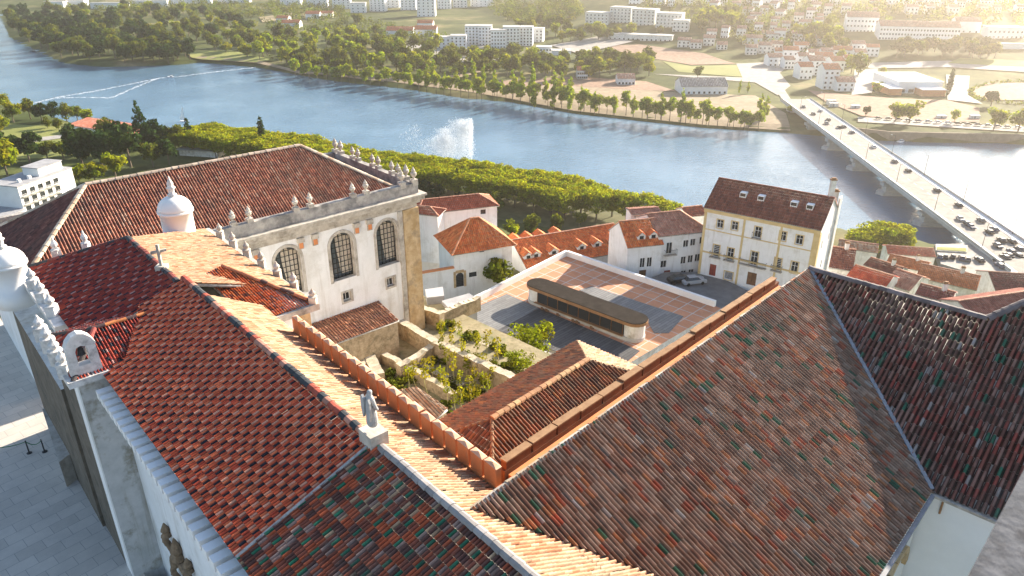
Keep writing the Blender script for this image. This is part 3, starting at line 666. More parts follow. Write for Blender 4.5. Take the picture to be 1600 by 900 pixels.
# statue on the ridge
st = thing('statue', 'grey stone figure of a robed angel standing on the ridge end above the cream slope', 'statue', chl(.1,-.05,92))
mb = MB(); mb.prism([chl(-.35,.35,0)[:2], chl(.55,.35,0)[:2], chl(.55,-.45,0)[:2], chl(-.35,-.45,0)[:2]], 91.3, 92.5); mb.build('pedestal', 'stone_pale', st)
z0 = 92.55
sb = bpy.data.meshes.new('figure'); vs = [(0,0,.05),(0,0,.5),(0,.02,.95),(0,.02,1.25),(0,.02,1.42),(0,-.02,1.62),(.2,.02,1.27),(.3,-.12,1.05),(.22,-.34,1.02),(-.2,.02,1.27),(-.33,-.05,1.0),(-.26,-.2,.82)]
es = [(0,1),(1,2),(2,3),(3,4),(4,5),(3,6),(6,7),(7,8),(3,9),(9,10),(10,11)]
sb.from_pydata([(v[0]*.92,v[1]*.92,v[2]*1.2) for v in vs], es, []); so = bpy.data.objects.new('figure', sb); COL.objects.link(so); sb.materials.append(MAT['stone_statue'])
so.modifiers.new('skin', 'SKIN'); so.modifiers.new('sub', 'SUBSURF').levels = 2; so.modifiers['sub'].render_levels = 2
for v, r in zip(sb.skin_vertices[0].data, [(.34,.3),(.29,.26),(.25,.2),(.26,.18),(.1,.1),(.15,.16),(.12,.12),(.09,.09),(.07,.07),(.12,.12),(.09,.09),(.07,.07)]): v.radius = r
sb.skin_vertices[0].data[0].use_root = True
so.parent = st; so.scale = (.9,.9,.93); so.location = (0,0,.55); so.rotation_euler = (0,0,math.radians(130)); so['_L'] = tuple(st['_L'])
wg = MB()
for sgn in (-1, 1):
    pts = [(.08,1.38),(.26,1.5),(.36,1.35),(.36,.9),(.26,.5),(.14,.75)]
    vs = [(sgn*x, .17, z*1.12) for x, z in pts]+[(sgn*x*1.05, .27, z*1.12) for x, z in pts]; n = len(pts)
    wg.add(vs, [list(range(n)), list(range(n, 2*n))[::-1]]+[[i, (i+1) % n, (i+1) % n+n, i+n] for i in range(n)])
wo = wg.build('wings', 'stone_statue', None); wo.parent = so
# ================================================================== orange battlement along the cream slope
zb = Zr-.56*2.95
par = thing('battlement_wall', 'orange rendered battlement with pointed merlons along the cream roof slope', 'battlement', chl(4.5,-3.1,89))
pw = MB(); pw.prism([chl(-3.95,-2.95,0)[:2], chl(13.2,-2.95,0)[:2], chl(13.2,-3.25,0)[:2], chl(-3.95,-3.25,0)[:2]], 80, zb+.2); pw.build('wall', 'render_orange', par)
def merlon(fr_pt, a, b, z0, z1, zp, t0, t1, mats, parent):
    m = MB(); q = [fr_pt(a,t0,0)[:2], fr_pt(b,t0,0)[:2], fr_pt(b,t1,0)[:2], fr_pt(a,t1,0)[:2]]
    m.prism(q, z0, z1)
    if area2(q) < 0: q = q[::-1]
    ov = .03; c = fr_pt((a+b)/2, (t0+t1)/2, 0)
    Q = [(c[0]+(x-c[0])*1.06, c[1]+(y-c[1])*1.15) for x, y in q]
    m.add([(*x, z1+.002) for x in Q]+[(*fr_pt(a+.1,(t0+t1)/2,0)[:2], zp), (*fr_pt(b-.1,(t0+t1)/2,0)[:2], zp)], [[3,2,1,0]], 1)
    vs = [(*x, z1+.003) for x in Q]; tops = [(*fr_pt((a+b)/2,(t0+t1)/2,0)[:2], zp)]
    m.add(vs+tops, [[0,1,4],[1,2,4],[2,3,4],[3,0,4]], 1)
    return m.build('merlon', mats, parent)
x = -3.9
while x < 13.0:
    merlon(chl, x, x+.72, zb+.2, zb+1.05+random.uniform(-.04,.03), zb+1.15, -2.96, -3.24, ['render_orange','render_peach'], par); x += .86
# ================================================================== right hand wing
ZC = 91.7; MT = -14.97; SL = .5
def zc(m): return ZC - SL*(m-MT)
def zE(t): return Zr+.56*t                     # t negative
cl = P(735,795,ZC); kC0 = cl[0]*MK.A[0]+cl[1]*MK.A[1]
cr_ = P(1265,420,ZC); kC1 = cr_[0]*MK.A[0]+cr_[1]*MK.A[1]
ME = -4.3; KE = 33.6
def valley(h):                                 # cream slope meets the right wing
    t = -(Zr-h)/.56; m_ = MT+(ZC-h)/SL
    # point with chapel t and wing m
    a1, a2 = CH.B, MK.B
    c1 = -t + CH.o[0]*a1[0]+CH.o[1]*a1[1]; c2 = m_
    det = a1[0]*a2[1]-a1[1]*a2[0]
    return ((c1*a2[1]-a1[1]*c2)/det, (a1[0]*c2-a2[0]*c1)/det, h)
v_lo = valley(zc(ME))
wing = thing('palace_wing', 'palace wing under weathered grey brown roof tiles with a few green ones', 'palace wing', MK(30,-9,76))
zdK = zc(ME)
vt = MK(kC1, MT, ZC); vb = MK(KE, ME, zdK)
cap_c = MK(kC0, MT, ZC)
RCC = roof('roof', [cap_c, vt, vb, (v_lo[0], v_lo[1], v_lo[2])], PALS['C'], 'tiles_old', wing, w=.205, l=.46, h=.12, dirt_shade=.13, step=.015); RCC['label'] = 'large grey brown roof slope with scattered red and green tiles'
d1 = P(1545,496,ZC); mD = d1[0]*MK.B[0]+d1[1]*MK.B[1]
slD = (ZC-zdK)/(kC1-KE)
def onD(k, m): return MK(k, m, ZC-slD*(kC1-k))
RD = roof('roof', [vt, MK(kC1, mD, ZC), vb], PALS['D'], 'tiles_old', wing, w=.25, l=.5, h=.13, dirt_shade=.14, step=.015); RD['label'] = 'shaded dark red roof slope with white and green flecks'
roof('roof', [MK(kC1, mD, ZC), onD(kC1+6, mD+5), onD(kC1+6, mD+16), onD(KE, mD+16), vb], PALS['D'], 'tiles_old', wing, w=.25, l=.5, h=.13, dirt_shade=.14, step=.015)
roof('roof', [vt, MK(kC1, mD, ZC), MK(kC1+8, mD, ZC-4.2), MK(kC1+8, MT+1, ZC-4.2)], PALS['D'], 'tiles_old', wing, w=.25, l=.5, h=.13, dirt_shade=.14, step=.015)
caps('ridge_tiles', vt, MK(kC1, mD, ZC), 'tiles_plain', RD, .24, .45, ((.13,.11,.11),(.18,.15,.15)))
caps('ridge_tiles', MK(kC1, mD, ZC), onD(kC1+6, mD+5), 'tiles_plain', RD, .24, .45, ((.13,.11,.11),(.18,.15,.15)))
caps('verge_tiles', cap_c, vt, 'tiles_plain', RCC, .13, .62, ((.42,.38,.31),(.45,.2,.09),(.36,.30,.22),(.38,.35,.31)), -.02)
vz = MB(); vz.bar((vt[0],vt[1],vt[2]+.1), (vb[0],vb[1],vb[2]+.12), .2, .1); vz.build('valley_flashing', 'metal_zinc', RCC)
vz = MB(); vz.bar((cap_c[0],cap_c[1],cap_c[2]-.35), (v_lo[0],v_lo[1],v_lo[2]+.1), .16, .1); vz.build('valley_flashing', 'metal_zinc', RCC)
hq = valley(91.0)
rE = roof('roof', [chl(-15,-3.11,zE(-3.11)), chl(-4.1,-3.11,zE(-3.11)), valley(zE(-3.11)-.0), (v_lo[0],v_lo[1],v_lo[2])], CREAM, 'tiles_cream', chapel, w=.2, l=.42, h=.08, dirt_shade=.7) if False else None
e0 = valley(91.4)
tE = lambda p: (p[0]-CH.o[0])*CH.B[0]+(p[1]-CH.o[1])*CH.B[1]
def sE(p): return (p[0]-CH.o[0])*CH.A[0]+(p[1]-CH.o[1])*CH.A[1]
vlow = valley(86.5); ve = valley(zE(-3.12))
rE = roof('roof', [chl(-16,-3.12,zE(-3.12)), ve, vlow, chl(-16,-tE(vlow),86.5)], CREAM, 'tiles_cream', chapel, w=.2, l=.42, h=.08, dirt_shade=.7)
gt = MB(); gt.bar(MK(KE-.1, ME+.12, zdK-.12), MK(14, ME+.12, zdK-.12), .18, .16); gt.build('gutter', 'metal_zinc', wing)
gt = MB(); gt.bar(MK(KE-.12, ME+.1, zdK-.1), MK(KE-.12, mD+16, zdK-.1), .16, .14); gt.build('gutter', 'stone_pale', wing)
wb = MB()
wb.prism([MK(17.6,MT-.02,0)[:2], MK(kC1,MT-.02,0)[:2], MK(kC1,MT+.4,0)[:2], MK(17.6,MT+.4,0)[:2]], 60, lambda p: ZC-.35)
wb.prism([MK(12,ME-.5,0)[:2], MK(KE-.02,ME-.5,0)[:2], MK(KE-.02,ME-.2,0)[:2], MK(12,ME-.2,0)[:2]], 72, zdK-.25)
wb.prism([MK(KE+.2,ME-.5,0)[:2], MK(KE+.6,ME-.5,0)[:2], MK(KE+.6,mD+16,0)[:2], MK(KE+.2,mD+16,0)[:2]], 72, zdK-.22)
wb.prism([MK(kC1-.3,MT+.41,0)[:2], MK(kC1,MT+.41,0)[:2], MK(kC1,mD+16,0)[:2], MK(kC1-.3,mD+16,0)[:2]], 60, ZC-.4)
wb.build('wall', 'plaster_new', wing)
ar = MB()
for j in range(8):
    a0, a1 = math.pi*j/8, math.pi*(j+1)/8
    ar.bar(MK(KE-2.6+1.6*math.cos(a0), ME-.15, 82.6+1.6*math.sin(a0)), MK(KE-2.6+1.6*math.cos(a1), ME-.15, 82.6+1.6*math.sin(a1)), .3, .35)
ar.build('stone_arch', 'stone_ochre', wing)
dp = MB(); dp.tube(MK(KE+.1, ME+.55, zdK-.3), MK(KE+.12, ME+.55, zdK-1.1), .05, .05, 8); dp.build('downpipe', 'wood_copper', wing)
# walkway and brown parapet behind the big slope
sw = MB(); sw.prism([MK(17.4,MT-.03,0)[:2], MK(42,MT-.03,0)[:2], MK(42,-16.42,0)[:2], MK(17.4,-16.42,0)[:2]], 80, 90.3); sw.build('roof_walkway', 'render_orange', wing)['label'] = 'narrow orange walkway behind the roof edge'
bp = thing('parapet_wall', 'brown shaded parapet of stepped blocks behind the big grey brown roof', 'parapet', MK(29,-16.6,80))
pw = MB(); pw.prism([MK(17.2,-16.43,0)[:2], MK(42,-16.43,0)[:2], MK(42,-16.75,0)[:2], MK(17.2,-16.75,0)[:2]], 62, 90.55); pw.build('wall', 'render_brown', bp)
x = 17.3
while x < 41.5:
    jt = random.uniform(-.05,.04); m = MB(); m.prism([MK(x,-16.44,0)[:2], MK(x+1.5,-16.44,0)[:2], MK(x+1.5,-16.74,0)[:2], MK(x,-16.74,0)[:2]], 90.551, 90.95+jt)
    m.prism([MK(x-.03,-16.41,0)[:2], MK(x+1.53,-16.41,0)[:2], MK(x+1.53,-16.77,0)[:2], MK(x-.03,-16.77,0)[:2]], 90.951+jt, 91.02+jt, 1); m.build('merlon', ['render_brown','coping_brown'], bp); x += 1.62
# tower parapet close to the lens
tp = MB(); tf = Frame((.94,1.13), 44.)
tp.boxf(tf, -3, 1.9, 0, .9, 107.2, 108.8); to = tp.build('tower_parapet', 'stone_grey', None, loc=tf(0,.4,107.2)); tag(to, 'rough grey stone parapet of the viewing tower in the bottom corner', 'parapet')
# ================================================================== hipped outbuilding
ob = thing('outbuilding', 'low hipped outbuilding with rusty brown tiles between the battlements', 'outbuilding', MK(29,-24,70))
walls(ob, MK, 20.4, 36.4, -27.9, -19.9, 60, 83.7, mat='plaster_stained')
k_ = dict(parent=ob, w=.25, l=.46, h=.09); zo, ze = 86.0, 83.75; o0, o1 = MK(24,-23.9,zo), MK(32.6,-23.9,zo)
q4 = [MK(19.6,-28.3,ze), MK(19.6,-19.5,ze), MK(37.2,-19.5,ze), MK(37.2,-28.3,ze)]
ro = roof('roof', [q4[0], o0, o1, q4[3]], RUST, 'tiles_old', **k_); roof('roof', [q4[1], o0, o1, q4[2]], RUST, 'tiles_old', **k_)
roof('roof', [q4[0], o0, q4[1]], RUST, 'tiles_old', **k_); roof('roof', [q4[2], o1, q4[3]], CREAM, 'tiles_old', **k_)
caps('ridge_tiles', o0, o1, 'tiles_plain', ro, .2, .45, ((.45,.28,.14),(.38,.2,.1)))
for a_, b_ in ((o0,q4[0]),(o0,q4[1]),(o1,q4[2]),(o1,q4[3])): caps('hip_tiles', b_, a_, 'tiles_plain', ro, .11, .45, ((.34,.24,.14),(.30,.18,.1)), .02)
# ================================================================== library
LB = Frame(P(650,300,86)[:2], 48.5)
lib = thing('library', 'large white baroque library with tall arched windows, urns and a huge brown hipped roof', 'library', LB(-18,-9,66))
a0, a1, b0, b1 = -36.4, .4, -17.2, -.9
lw = [(-14.4,),(-8.6,),(-3.3,)]
hol = []
for c_ in (-14.4,-8.6,-3.3,-20.2,-26.): hol.append((c_-a0, 78.4, 2.6, 5.0, 'arch'))
for c_ in (-8.6,-3.3,-14.4): hol.append((c_-a0, 75.9, .95, 1.0, 'sash'))
# facing side is R (b1): u runs from a0 to a1
c4 = [LB(a0,b0,0), LB(a0,b1,0), LB(a1,b1,0), LB(a1,b0,0)]; mbw = MB()
facade(mbw, c4[0], c4[1], 60, 84.7); facade(mbw, c4[2], c4[3], 60, 84.7); facade(mbw, c4[3], c4[0], 60, 84.7)
facade(mbw, c4[1], c4[2], 60, 84.7, [(h[0]-h[2]/2, h[0]+h[2]/2, h[1], h[1]+h[3])+((1,) if h[4] == 'arch' else ()) for h in hol], depth=.75, mr=1)
mbw.build('wall', ['plaster','stone_pale'], lib)
for h in hol:
    wi = window(lib, c4[1], c4[2], h[0], h[1], h[2], h[3], h[4], depth=.68 if h[4] == 'arch' else .4)
    if h[4] == 'arch':
        q0 = Vector(c4[1]); dd = (Vector(c4[2])-q0).normalized(); inn = Vector((-dd.y, dd.x, 0))
        cm = MB()
        def cp(u, v, dep): w_ = q0+dd*(h[0]+u)+inn*dep; return (w_.x, w_.y, h[1]+v)
        for k in range(6):      # folds of a drawn curtain
            x0, x1 = -.35+k*.12, -.35+(k+1)*.12; y = .78+(.05 if k % 2 else 0)
            cm.poly(cp(x0*.6-.25,4.6,y), cp(x1*.6-.25,4.6,1.61-y), cp(x1*(.55)+.2,.5,1.61-y), cp(x0*.55+.2,.5,y))
        cm.poly(cp(.1,.3,.86), cp(1.28,.3,.86), cp(1.28,4.1,.86), cp(.1,4.7,.86)); cm.build('curtain', 'curtain', lib)
        ring = MB(); n = 14; r = h[2]/2+.32
        for i in range(n):
            t0, t1 = math.pi*i/n, math.pi*(i+1)/n
            ring.add([cp(math.cos(t0)*(h[2]/2+.01), 5-h[2]/2+math.sin(t0)*(h[2]/2+.01), -.06), cp(math.cos(t1)*(h[2]/2+.01), 5-h[2]/2+math.sin(t1)*(h[2]/2+.01), -.06), cp(math.cos(t1)*r, 5-h[2]/2+math.sin(t1)*r, -.06), cp(math.cos(t0)*r, 5-h[2]/2+math.sin(t0)*r, -.06),
                      cp(math.cos(t1)*r, 5-h[2]/2+math.sin(t1)*r, 0), cp(math.cos(t0)*r, 5-h[2]/2+math.sin(t0)*r, 0)], [[0,1,2,3],[3,2,4,5]])
        for sg in (-1, 1): ring.add([cp(sg*(h[2]/2+.01),-.1,-.06), cp(sg*r,-.1,-.06), cp(sg*r,5-h[2]/2,-.06), cp(sg*(h[2]/2+.01),5-h[2]/2,-.06), cp(sg*r,-.1,0), cp(sg*r,5-h[2]/2,0)], [[0,1,2,3] if sg > 0 else [3,2,1,0],[1,4,5,2]])
        ring.build('window_surround', 'stone_pale', lib)
    else:
        q0 = Vector(c4[1]); dd = (Vector(c4[2])-q0).normalized(); out = Vector((dd.y, -dd.x, 0)); sm = MB()
        for (x0,x1,y0,y1) in ((-.68,-.48,-.2,1.2),(.48,.68,-.2,1.2),(-.479,.479,1.0,1.2),(-.479,.479,-.2,0)):
            A_ = q0+dd*(h[0]+x0); B_ = q0+dd*(h[0]+x1); sm.prism([tuple(A_[:2]), tuple(B_[:2]), tuple((B_+out*.07)[:2]), tuple((A_+out*.07)[:2])], h[1]+y0, h[1]+y1)
        sm.build('window_surround', 'stone_pale', lib)
cn = MB()
for z0_, z1_, ov in ((84.1,84.6,.12),(84.601,85.0,.4),(85.001,85.4,.75),(85.401,85.62,.95)):
    cn.boxf(LB, a0-ov, a1+ov, b0-ov, b1+ov, z0_, z1_)
cn.build('cornice', 'stone_pale', lib)
pp = MB()
for (x0,x1,y0,y1) in ((a0-.3,a1+.3,b1-.35,b1+.3),(a0-.3,a1+.3,b0-.3,b0+.35),(a0-.3,a0+.35,b0+.351,b1-.351),(a1-.35,a1+.3,b0+.351,b1-.351)):
    pp.boxf(LB, x0, x1, y0, y1, 85.621, 86.75)
pp.build('roof_parapet', 'stone_weathered', lib)
def urn(a, b, z, parent, s=.82):
    m = MB(); q = LB(a,b,z); m.boxf(LB, a-.34*s, a+.34*s, b-.34*s, b+.34*s, z-.3, z+.35)
    m.lathe((q[0],q[1],z+.35), [(.16*s,0),(.12*s,.15),(.34*s,.5*s),(.36*s,.72*s),(.2*s,.85*s),(.24*s,.98*s),(.1*s,1.2*s),(.02,1.4*s)], 10); return m.build('urn', 'stone_pale', parent)
for c_ in (-18.2,-12.2,-6.1): urn(c_-.75,b1,86.75,lib); urn(c_+.75,b1,86.75,lib)
for b_ in (-12.6,-8.3,-4.4): urn(a1,b_-.6,86.75,lib); urn(a1,b_+.6,86.75,lib)
for q in ((a1,b1),(a1-1.5,b1),(a1,b1-1.4),(a1,b0),(a1,b0+1.3),(a0,b1)): urn(*q,86.75,lib,.95)
for c_ in (-18.2,-12.2,-6.1):
    for o in (-.75,.75):
        m = MB(); m.boxf(LB, c_+o-.26, c_+o+.26, b1+.001, b1+.2, 82.9, 84.09); m.boxf(LB, c_+o-.34, c_+o+.34, b1+.002, b1+.36, 83.6, 84.08); m.build('bracket', 'stone_pale', lib)
    for o in (-.75,.75):
        m = MB(); m.boxf(LB, c_+o-.2, c_+o+.2, b1+.202, b1+.24, 83.0, 83.55); m.build('bracket_stain', 'render_orange', lib)
m = MB(); m.boxf(LB, a1-1.7, a1+.25, b1+.001, b1+.25, 62, 84.05); m.boxf(LB, a1+.002, a1+.251, b1-1.7, b1, 62, 84.05); m.build('corner_pilaster', 'stone_ochre', lib)
m = MB(); m.boxf(LB, a1-2.3, a1-1.75, b1+.001, b1+.16, 62, 84.05); m.build('corner_pilaster', 'stone_pale', lib)
zr_, ze_ = 90.5, 85.9; e = 1.1
rc = [LB(a0+e,b0+e,ze_), LB(a0+e,b1-e,ze_), LB(a1-e,b1-e,ze_), LB(a1-e,b0+e,ze_)]; r0, r1 = LB(-28.1,-9.05,zr_), LB(-7.9,-9.05,zr_)
k_ = dict(parent=lib, w=.26, l=.5, h=.1)
LR = roof('roof', [rc[1], rc[2], r1, r0], LIBRARY, 'tiles_old', **k_); roof('roof', [rc[0], rc[1], r0], LIB_SHADED, 'tiles_old', **k_)
roof('roof', [rc[2], rc[3], r1], LIBRARY, 'tiles_old', **k_); roof('roof', [rc[3], rc[0], r0, r1], LIBRARY, 'tiles_old', **k_)
caps('ridge_tiles', r0, r1, 'tiles_plain', LR, .24, .6, ((.45,.36,.28),(.38,.3,.24)))
for a_, b_ in ((r0,rc[1]),(r0,rc[0]),(r1,rc[2]),(r1,rc[3])): caps('hip_tiles', b_, a_, 'tiles_plain', LR, .24, .6, ((.62,.5,.38),(.5,.36,.25)))
# low tiled lean-to along its foot
lt = roof('lean_to_roof', [LB(-14.6,-.85,74.75), LB(-5.0,-.85,74.75), LB(-5.0,3.0,73.9), LB(-14.6,3.0,73.9)], simple_pal((4,(.42,.17,.09)),(3,(.50,.22,.12)),(2,(.34,.13,.08))), 'tiles_old', lib, w=.3, l=.5, h=.07, prof=PROF3)
m = MB(); m.boxf(LB, -14.5, -5.1, 2.5, 2.8, 62, 73.7); m.boxf(LB, -14.5, -14.2, -.89, 2.499, 62, 73.7); m.boxf(LB, -5.4, -5.1, -.89, 2.499, 62, 73.7); m.build('lean_to_wall', 'rubble', lib)
# ================================================================== the middle ground
def hit(p0, p1, x, y):             # pixel ray against the vertical plane through p0, p1 -> (u, z)
    dx, dy = p1[0]-p0[0], p1[1]-p0[1]; L = math.hypot(dx, dy); dx /= L; dy /= L
    r = ray(x, y); nx, ny = dy, -dx
    t = (p0[0]*nx+p0[1]*ny)/(r[0]*nx+r[1]*ny)
    return ((r[0]*t-p0[0])*dx+(r[1]*t-p0[1])*dy, CAMZ+r[2]*t)
# ---- terrace with the kiosk
tz = 57.
tq = [P(x,y,tz)[:2] for x,y in ((700,497),(885,397),(1128,482),(975,572))]
ter = thing('terrace', 'raised terrace paved with terracotta squares and grey decks inside a white parapet', 'terrace', (*tq[0],50))
m = MB(); m.prism(tq, 44, tz, 0, 1); m.build('paved_floor', ['plaster_stained','terrace_tiles'], ter)
def lay(name, px, z, mat, parent, th=.06):
    m = MB(); m.prism([P(x,y,z)[:2] for x,y in px], z-th, z); return m.build(name, mat, parent)
lay('pale_deck', ((712,493),(792,459),(842,481),(778,516)), tz+.07, 'deck_pale', ter)
lay('slate_deck', ((778.5,516.3),(842.6,481.3),(1000,548),(975,569),(900,560)), tz+.075, 'deck_slate', ter)
lay('pale_deck', ((905,453),(925,447),(1068,494),(1045,520),(1022,520),(1010,498)), tz+.07, 'deck_pale', ter)
def par_wall(name, px, z, h, th, mat, parent):
    m = MB()
    for a, b in zip(px[:-1], px[1:]):
        p, q = P(*a, z), P(*b, z); d = Vector((q[0]-p[0], q[1]-p[1])).normalized(); n = Vector((-d.y, d.x))*th/2
        m.prism([(p[0]+n.x,p[1]+n.y),(q[0]+n.x,q[1]+n.y),(q[0]-n.x,q[1]-n.y),(p[0]-n.x,p[1]-n.y)], 44, z+h)
    return m.build(name, mat, parent)
par_wall('parapet', ((735,468),(885,392)), tz+.9, .1, .55, 'plaster_new', ter)
par_wall('parapet', ((886.5,392.5),(1118,471)), tz+.9, .1, .55, 'plaster_new', ter)
par_wall('kerb', ((708,494),(778,522),(900,569)), tz+.1, .12, .3, 'stone_pale', ter)
ki = thing('kiosk', 'long terrace kiosk with rounded ends, dark brown flat roof and glass front', 'kiosk', P(920,490,tz))
KF = Frame(P(842,442,60.2)[:2], 131.5); kl = 18.0
def stadium(r, a0=0, a1=kl, inset=0, n=10):
    pts = [KF(a0-(r)*math.sin(math.pi*i/n), -r*math.cos(math.pi*i/n), 0)[:2] for i in range(n+1)]
    pts += [KF(a1+(r)*math.sin(math.pi*i/n), r*math.cos(math.pi*i/n), 0)[:2] for i in range(n+1)]
    return pts
m = MB(); m.prism(stadium(1.95), 59.65, 60.1); m.build('fascia', 'wood_copper', ki)
m = MB(); m.prism(stadium(1.9), 60.101, 60.2); m.build('roof', 'roof_dark', ki)
m = MB(); m.prism(stadium(1.7), tz, tz+.55); m.build('base_wall', 'concrete', ki)
m = MB(); m.prism([KF(.5,-1.3,0)[:2], KF(kl-.8,-1.3,0)[:2], KF(kl-.8,1.35,0)[:2], KF(.5,1.35,0)[:2]], tz+.551, 59.64); m.build('glazing', 'glass', ki)
for a_, b_ in ((-1.5,.45),(kl-.75,kl+1.5)):
    m = MB(); m.prism([p for p in stadium(1.6, 0 if a_ < 0 else kl, 0 if a_ < 0 else kl)], tz+.551, 59.645); m.build('end_wall', 'plaster_stained', ki)
for i in range(9):
    m = MB(); m.boxf(KF, .9+i*2., .98+i*2., 1.36, 1.46, tz+.551, 59.64); m.build('mullion', 'wood_brown', ki)
m = MB(); m.boxf(KF, .5, kl-.8, 1.36, 1.9, tz+.551, tz+.62); m.build('counter', 'wood_copper', ki)
for i, a_ in enumerate((3.,3.9,6.1,9.,9.8,12.4)):      # furniture along the shaded front
    ch = thing('cafe_chair', 'dark cafe chair on the slate deck, %s from the left end of the kiosk front' % nth(i+1), 'chair', KF(a_, 2.6, tz+.08), 'cafe chairs in front of the kiosk')
    f = MB(); q = KF(a_,2.6,tz+.08)
    f.boxf(KF, a_-.24, a_+.24, 2.36, 2.84, tz+.5, tz+.55); f.build('seat', 'wood_brown', ch)
    f = MB(); f.boxf(KF, a_-.24, a_+.24, 2.8, 2.85, tz+.56, tz+.98); f.build('backrest', 'wood_brown', ch)
    for dx in (-.2,.2):
        for dy in (2.4,2.8): f = MB(); f.tube(KF(a_+dx,dy,tz+.08), KF(a_+dx,dy,tz+.5), .02, .02, 5); f.build('leg', 'metal_dark', ch)
# ---- ruins
mottled('rubble_top', (.38,.32,.23), (.52,.46,.36), 2.6, .95, (.22,.21,.12), 1.2, bmp=.6)
ZF = 69.5
rg = MB(); rg.prism([P(x,y,ZF)[:2] for x,y in ((430,520),(560,500),(640,452),(715,487),(960,600),(700,700),(560,600))], 50, ZF); rgo = rg.build('ruins_ground', 'earth_red'); kind(rgo, 'structure')
rgo.data.materials[0] = mottled('ruin_earth', (.20,.17,.09), (.36,.30,.19), 1.2, .95, (.10,.12,.04), .6, bmp=.6)
def ruin_wall(px, z, th, label, zb=ZF-.5, mat='rubble'):
    z += 1.9; pts = [Vector(P(x,y,z)) for x, y in px]; m = MB(); rnd = random.Random(hash(label) % 999)
    L = pts[0]; t = thing('ruined_wall', label, 'wall', (L.x, L.y, zb))
    for a, b in zip(pts[:-1], pts[1:]):
        d = b-a; n = max(2, int(d.length/.7)); dn = d.normalized(); nn = Vector((-dn.y, dn.x, 0))*th/2
        hs = [z+rnd.uniform(-.12,.08) for _ in range(n+1)]
        for i in range(n):
            p, q = a+d*(i/n), a+d*((i+1)/n); o0, o1 = rnd.uniform(.92,1.1), rnd.uniform(.92,1.1)
            ps = [p-nn*o0, q-nn*o0, q+nn*o1, p+nn*o1]; h0, h1 = hs[i], hs[i+1]
            vs = [(v.x,v.y,zb) for v in ps]+[(ps[0].x,ps[0].y,h0),(ps[1].x,ps[1].y,h1),(ps[2].x,ps[2].y,h1-.05),(ps[3].x,ps[3].y,h0+.04)]
            m.add(vs, [[0,1,5,4],[2,3,7,6],[1,2,6,5],[3,0,4,7]]); m.add(vs[4:], [[0,1,2,3]], 1)
    m.build('masonry', [mat,'rubble_top'], t); return t
ruin_wall(((620,496),(680,532),(802,587)), 69.6, .9, 'long straight ruin wall with a pale flat top behind the courtyard of ruins')
ruin_wall(((676,538),(640,562),(622,570)), 69.2, .8, 'thick pale ruin cross wall between the two long walls')
ruin_wall(((597,550),(650,577),(710,614)), 68.8, .7, 'inner ruin wall parallel to the battlement')
ruin_wall(((655,566),(722,602)), 68.0, .7, 'short low ruin wall beside the tall reeds')
ruin_wall(((552,574),(578,557),(592,584)), 69.0, 1.1, 'broken corner of masonry nearest the battlement')
ruin_wall(((622,466),(690,490)), 69.3, .8, 'rubble wall at the foot of the library corner')
ruin_wall(((690,487),(748,463)), 68.9, .7, 'rubble wall running from the library towards the terrace parapet')
ruin_wall(((706,512),(800,556),(860,585)), 67.6, .7, 'low rubble retaining wall along the edge of the grey deck')
ruin_wall(((735,556),(768,590)), 68.0, .7, 'low ruin stub among the tall green stems')
lt2 = thing('shed', 'low tiled shed roof with stepped cream tiles tucked between the battlement and the ruins', 'shed', P(660,635,70))
zs0, zs1 = 73.2, 72.2; sp = [P(617,612,zs0), P(652,604,zs0), P(700,640,zs1), P(676,660,zs1)]
r_ = roof('roof', sp, CREAM, 'tiles_cream', lt2, w=.3, l=.5, h=.09, prof=PROF3)
m = MB(); c_ = Vector((sum(p[0] for p in sp)/4, sum(p[1] for p in sp)/4)); m.prism([(c_.x+(p[0]-c_.x)*.93, c_.y+(p[1]-c_.y)*.93) for p in sp], ZF-.3, 72.0); m.build('wall', 'rubble', lt2)
m = MB(); m.prism([P(x,y,70.0)[:2] for x,y in ((690,470),(733,458),(745,466),(704,484))], 60, 70.0); fo = m.build('flat_roof', 'roof_flat_grey', None, loc=P(715,470,60)); tag(fo, 'small flat grey roof between the ruins and the terrace corner', 'flat roof')
m = MB(); q = P(678,470,69); m.prism([P(x,y,70.5)[:2] for x,y in ((664,452),(692,448),(694,462),(667,465))], 60, 70.5); fo = m.build('store_hut', 'roof_flat_grey', None, loc=(*q[:2],60)); tag(fo, 'pale square hut roof beside the library corner pilaster', 'hut')
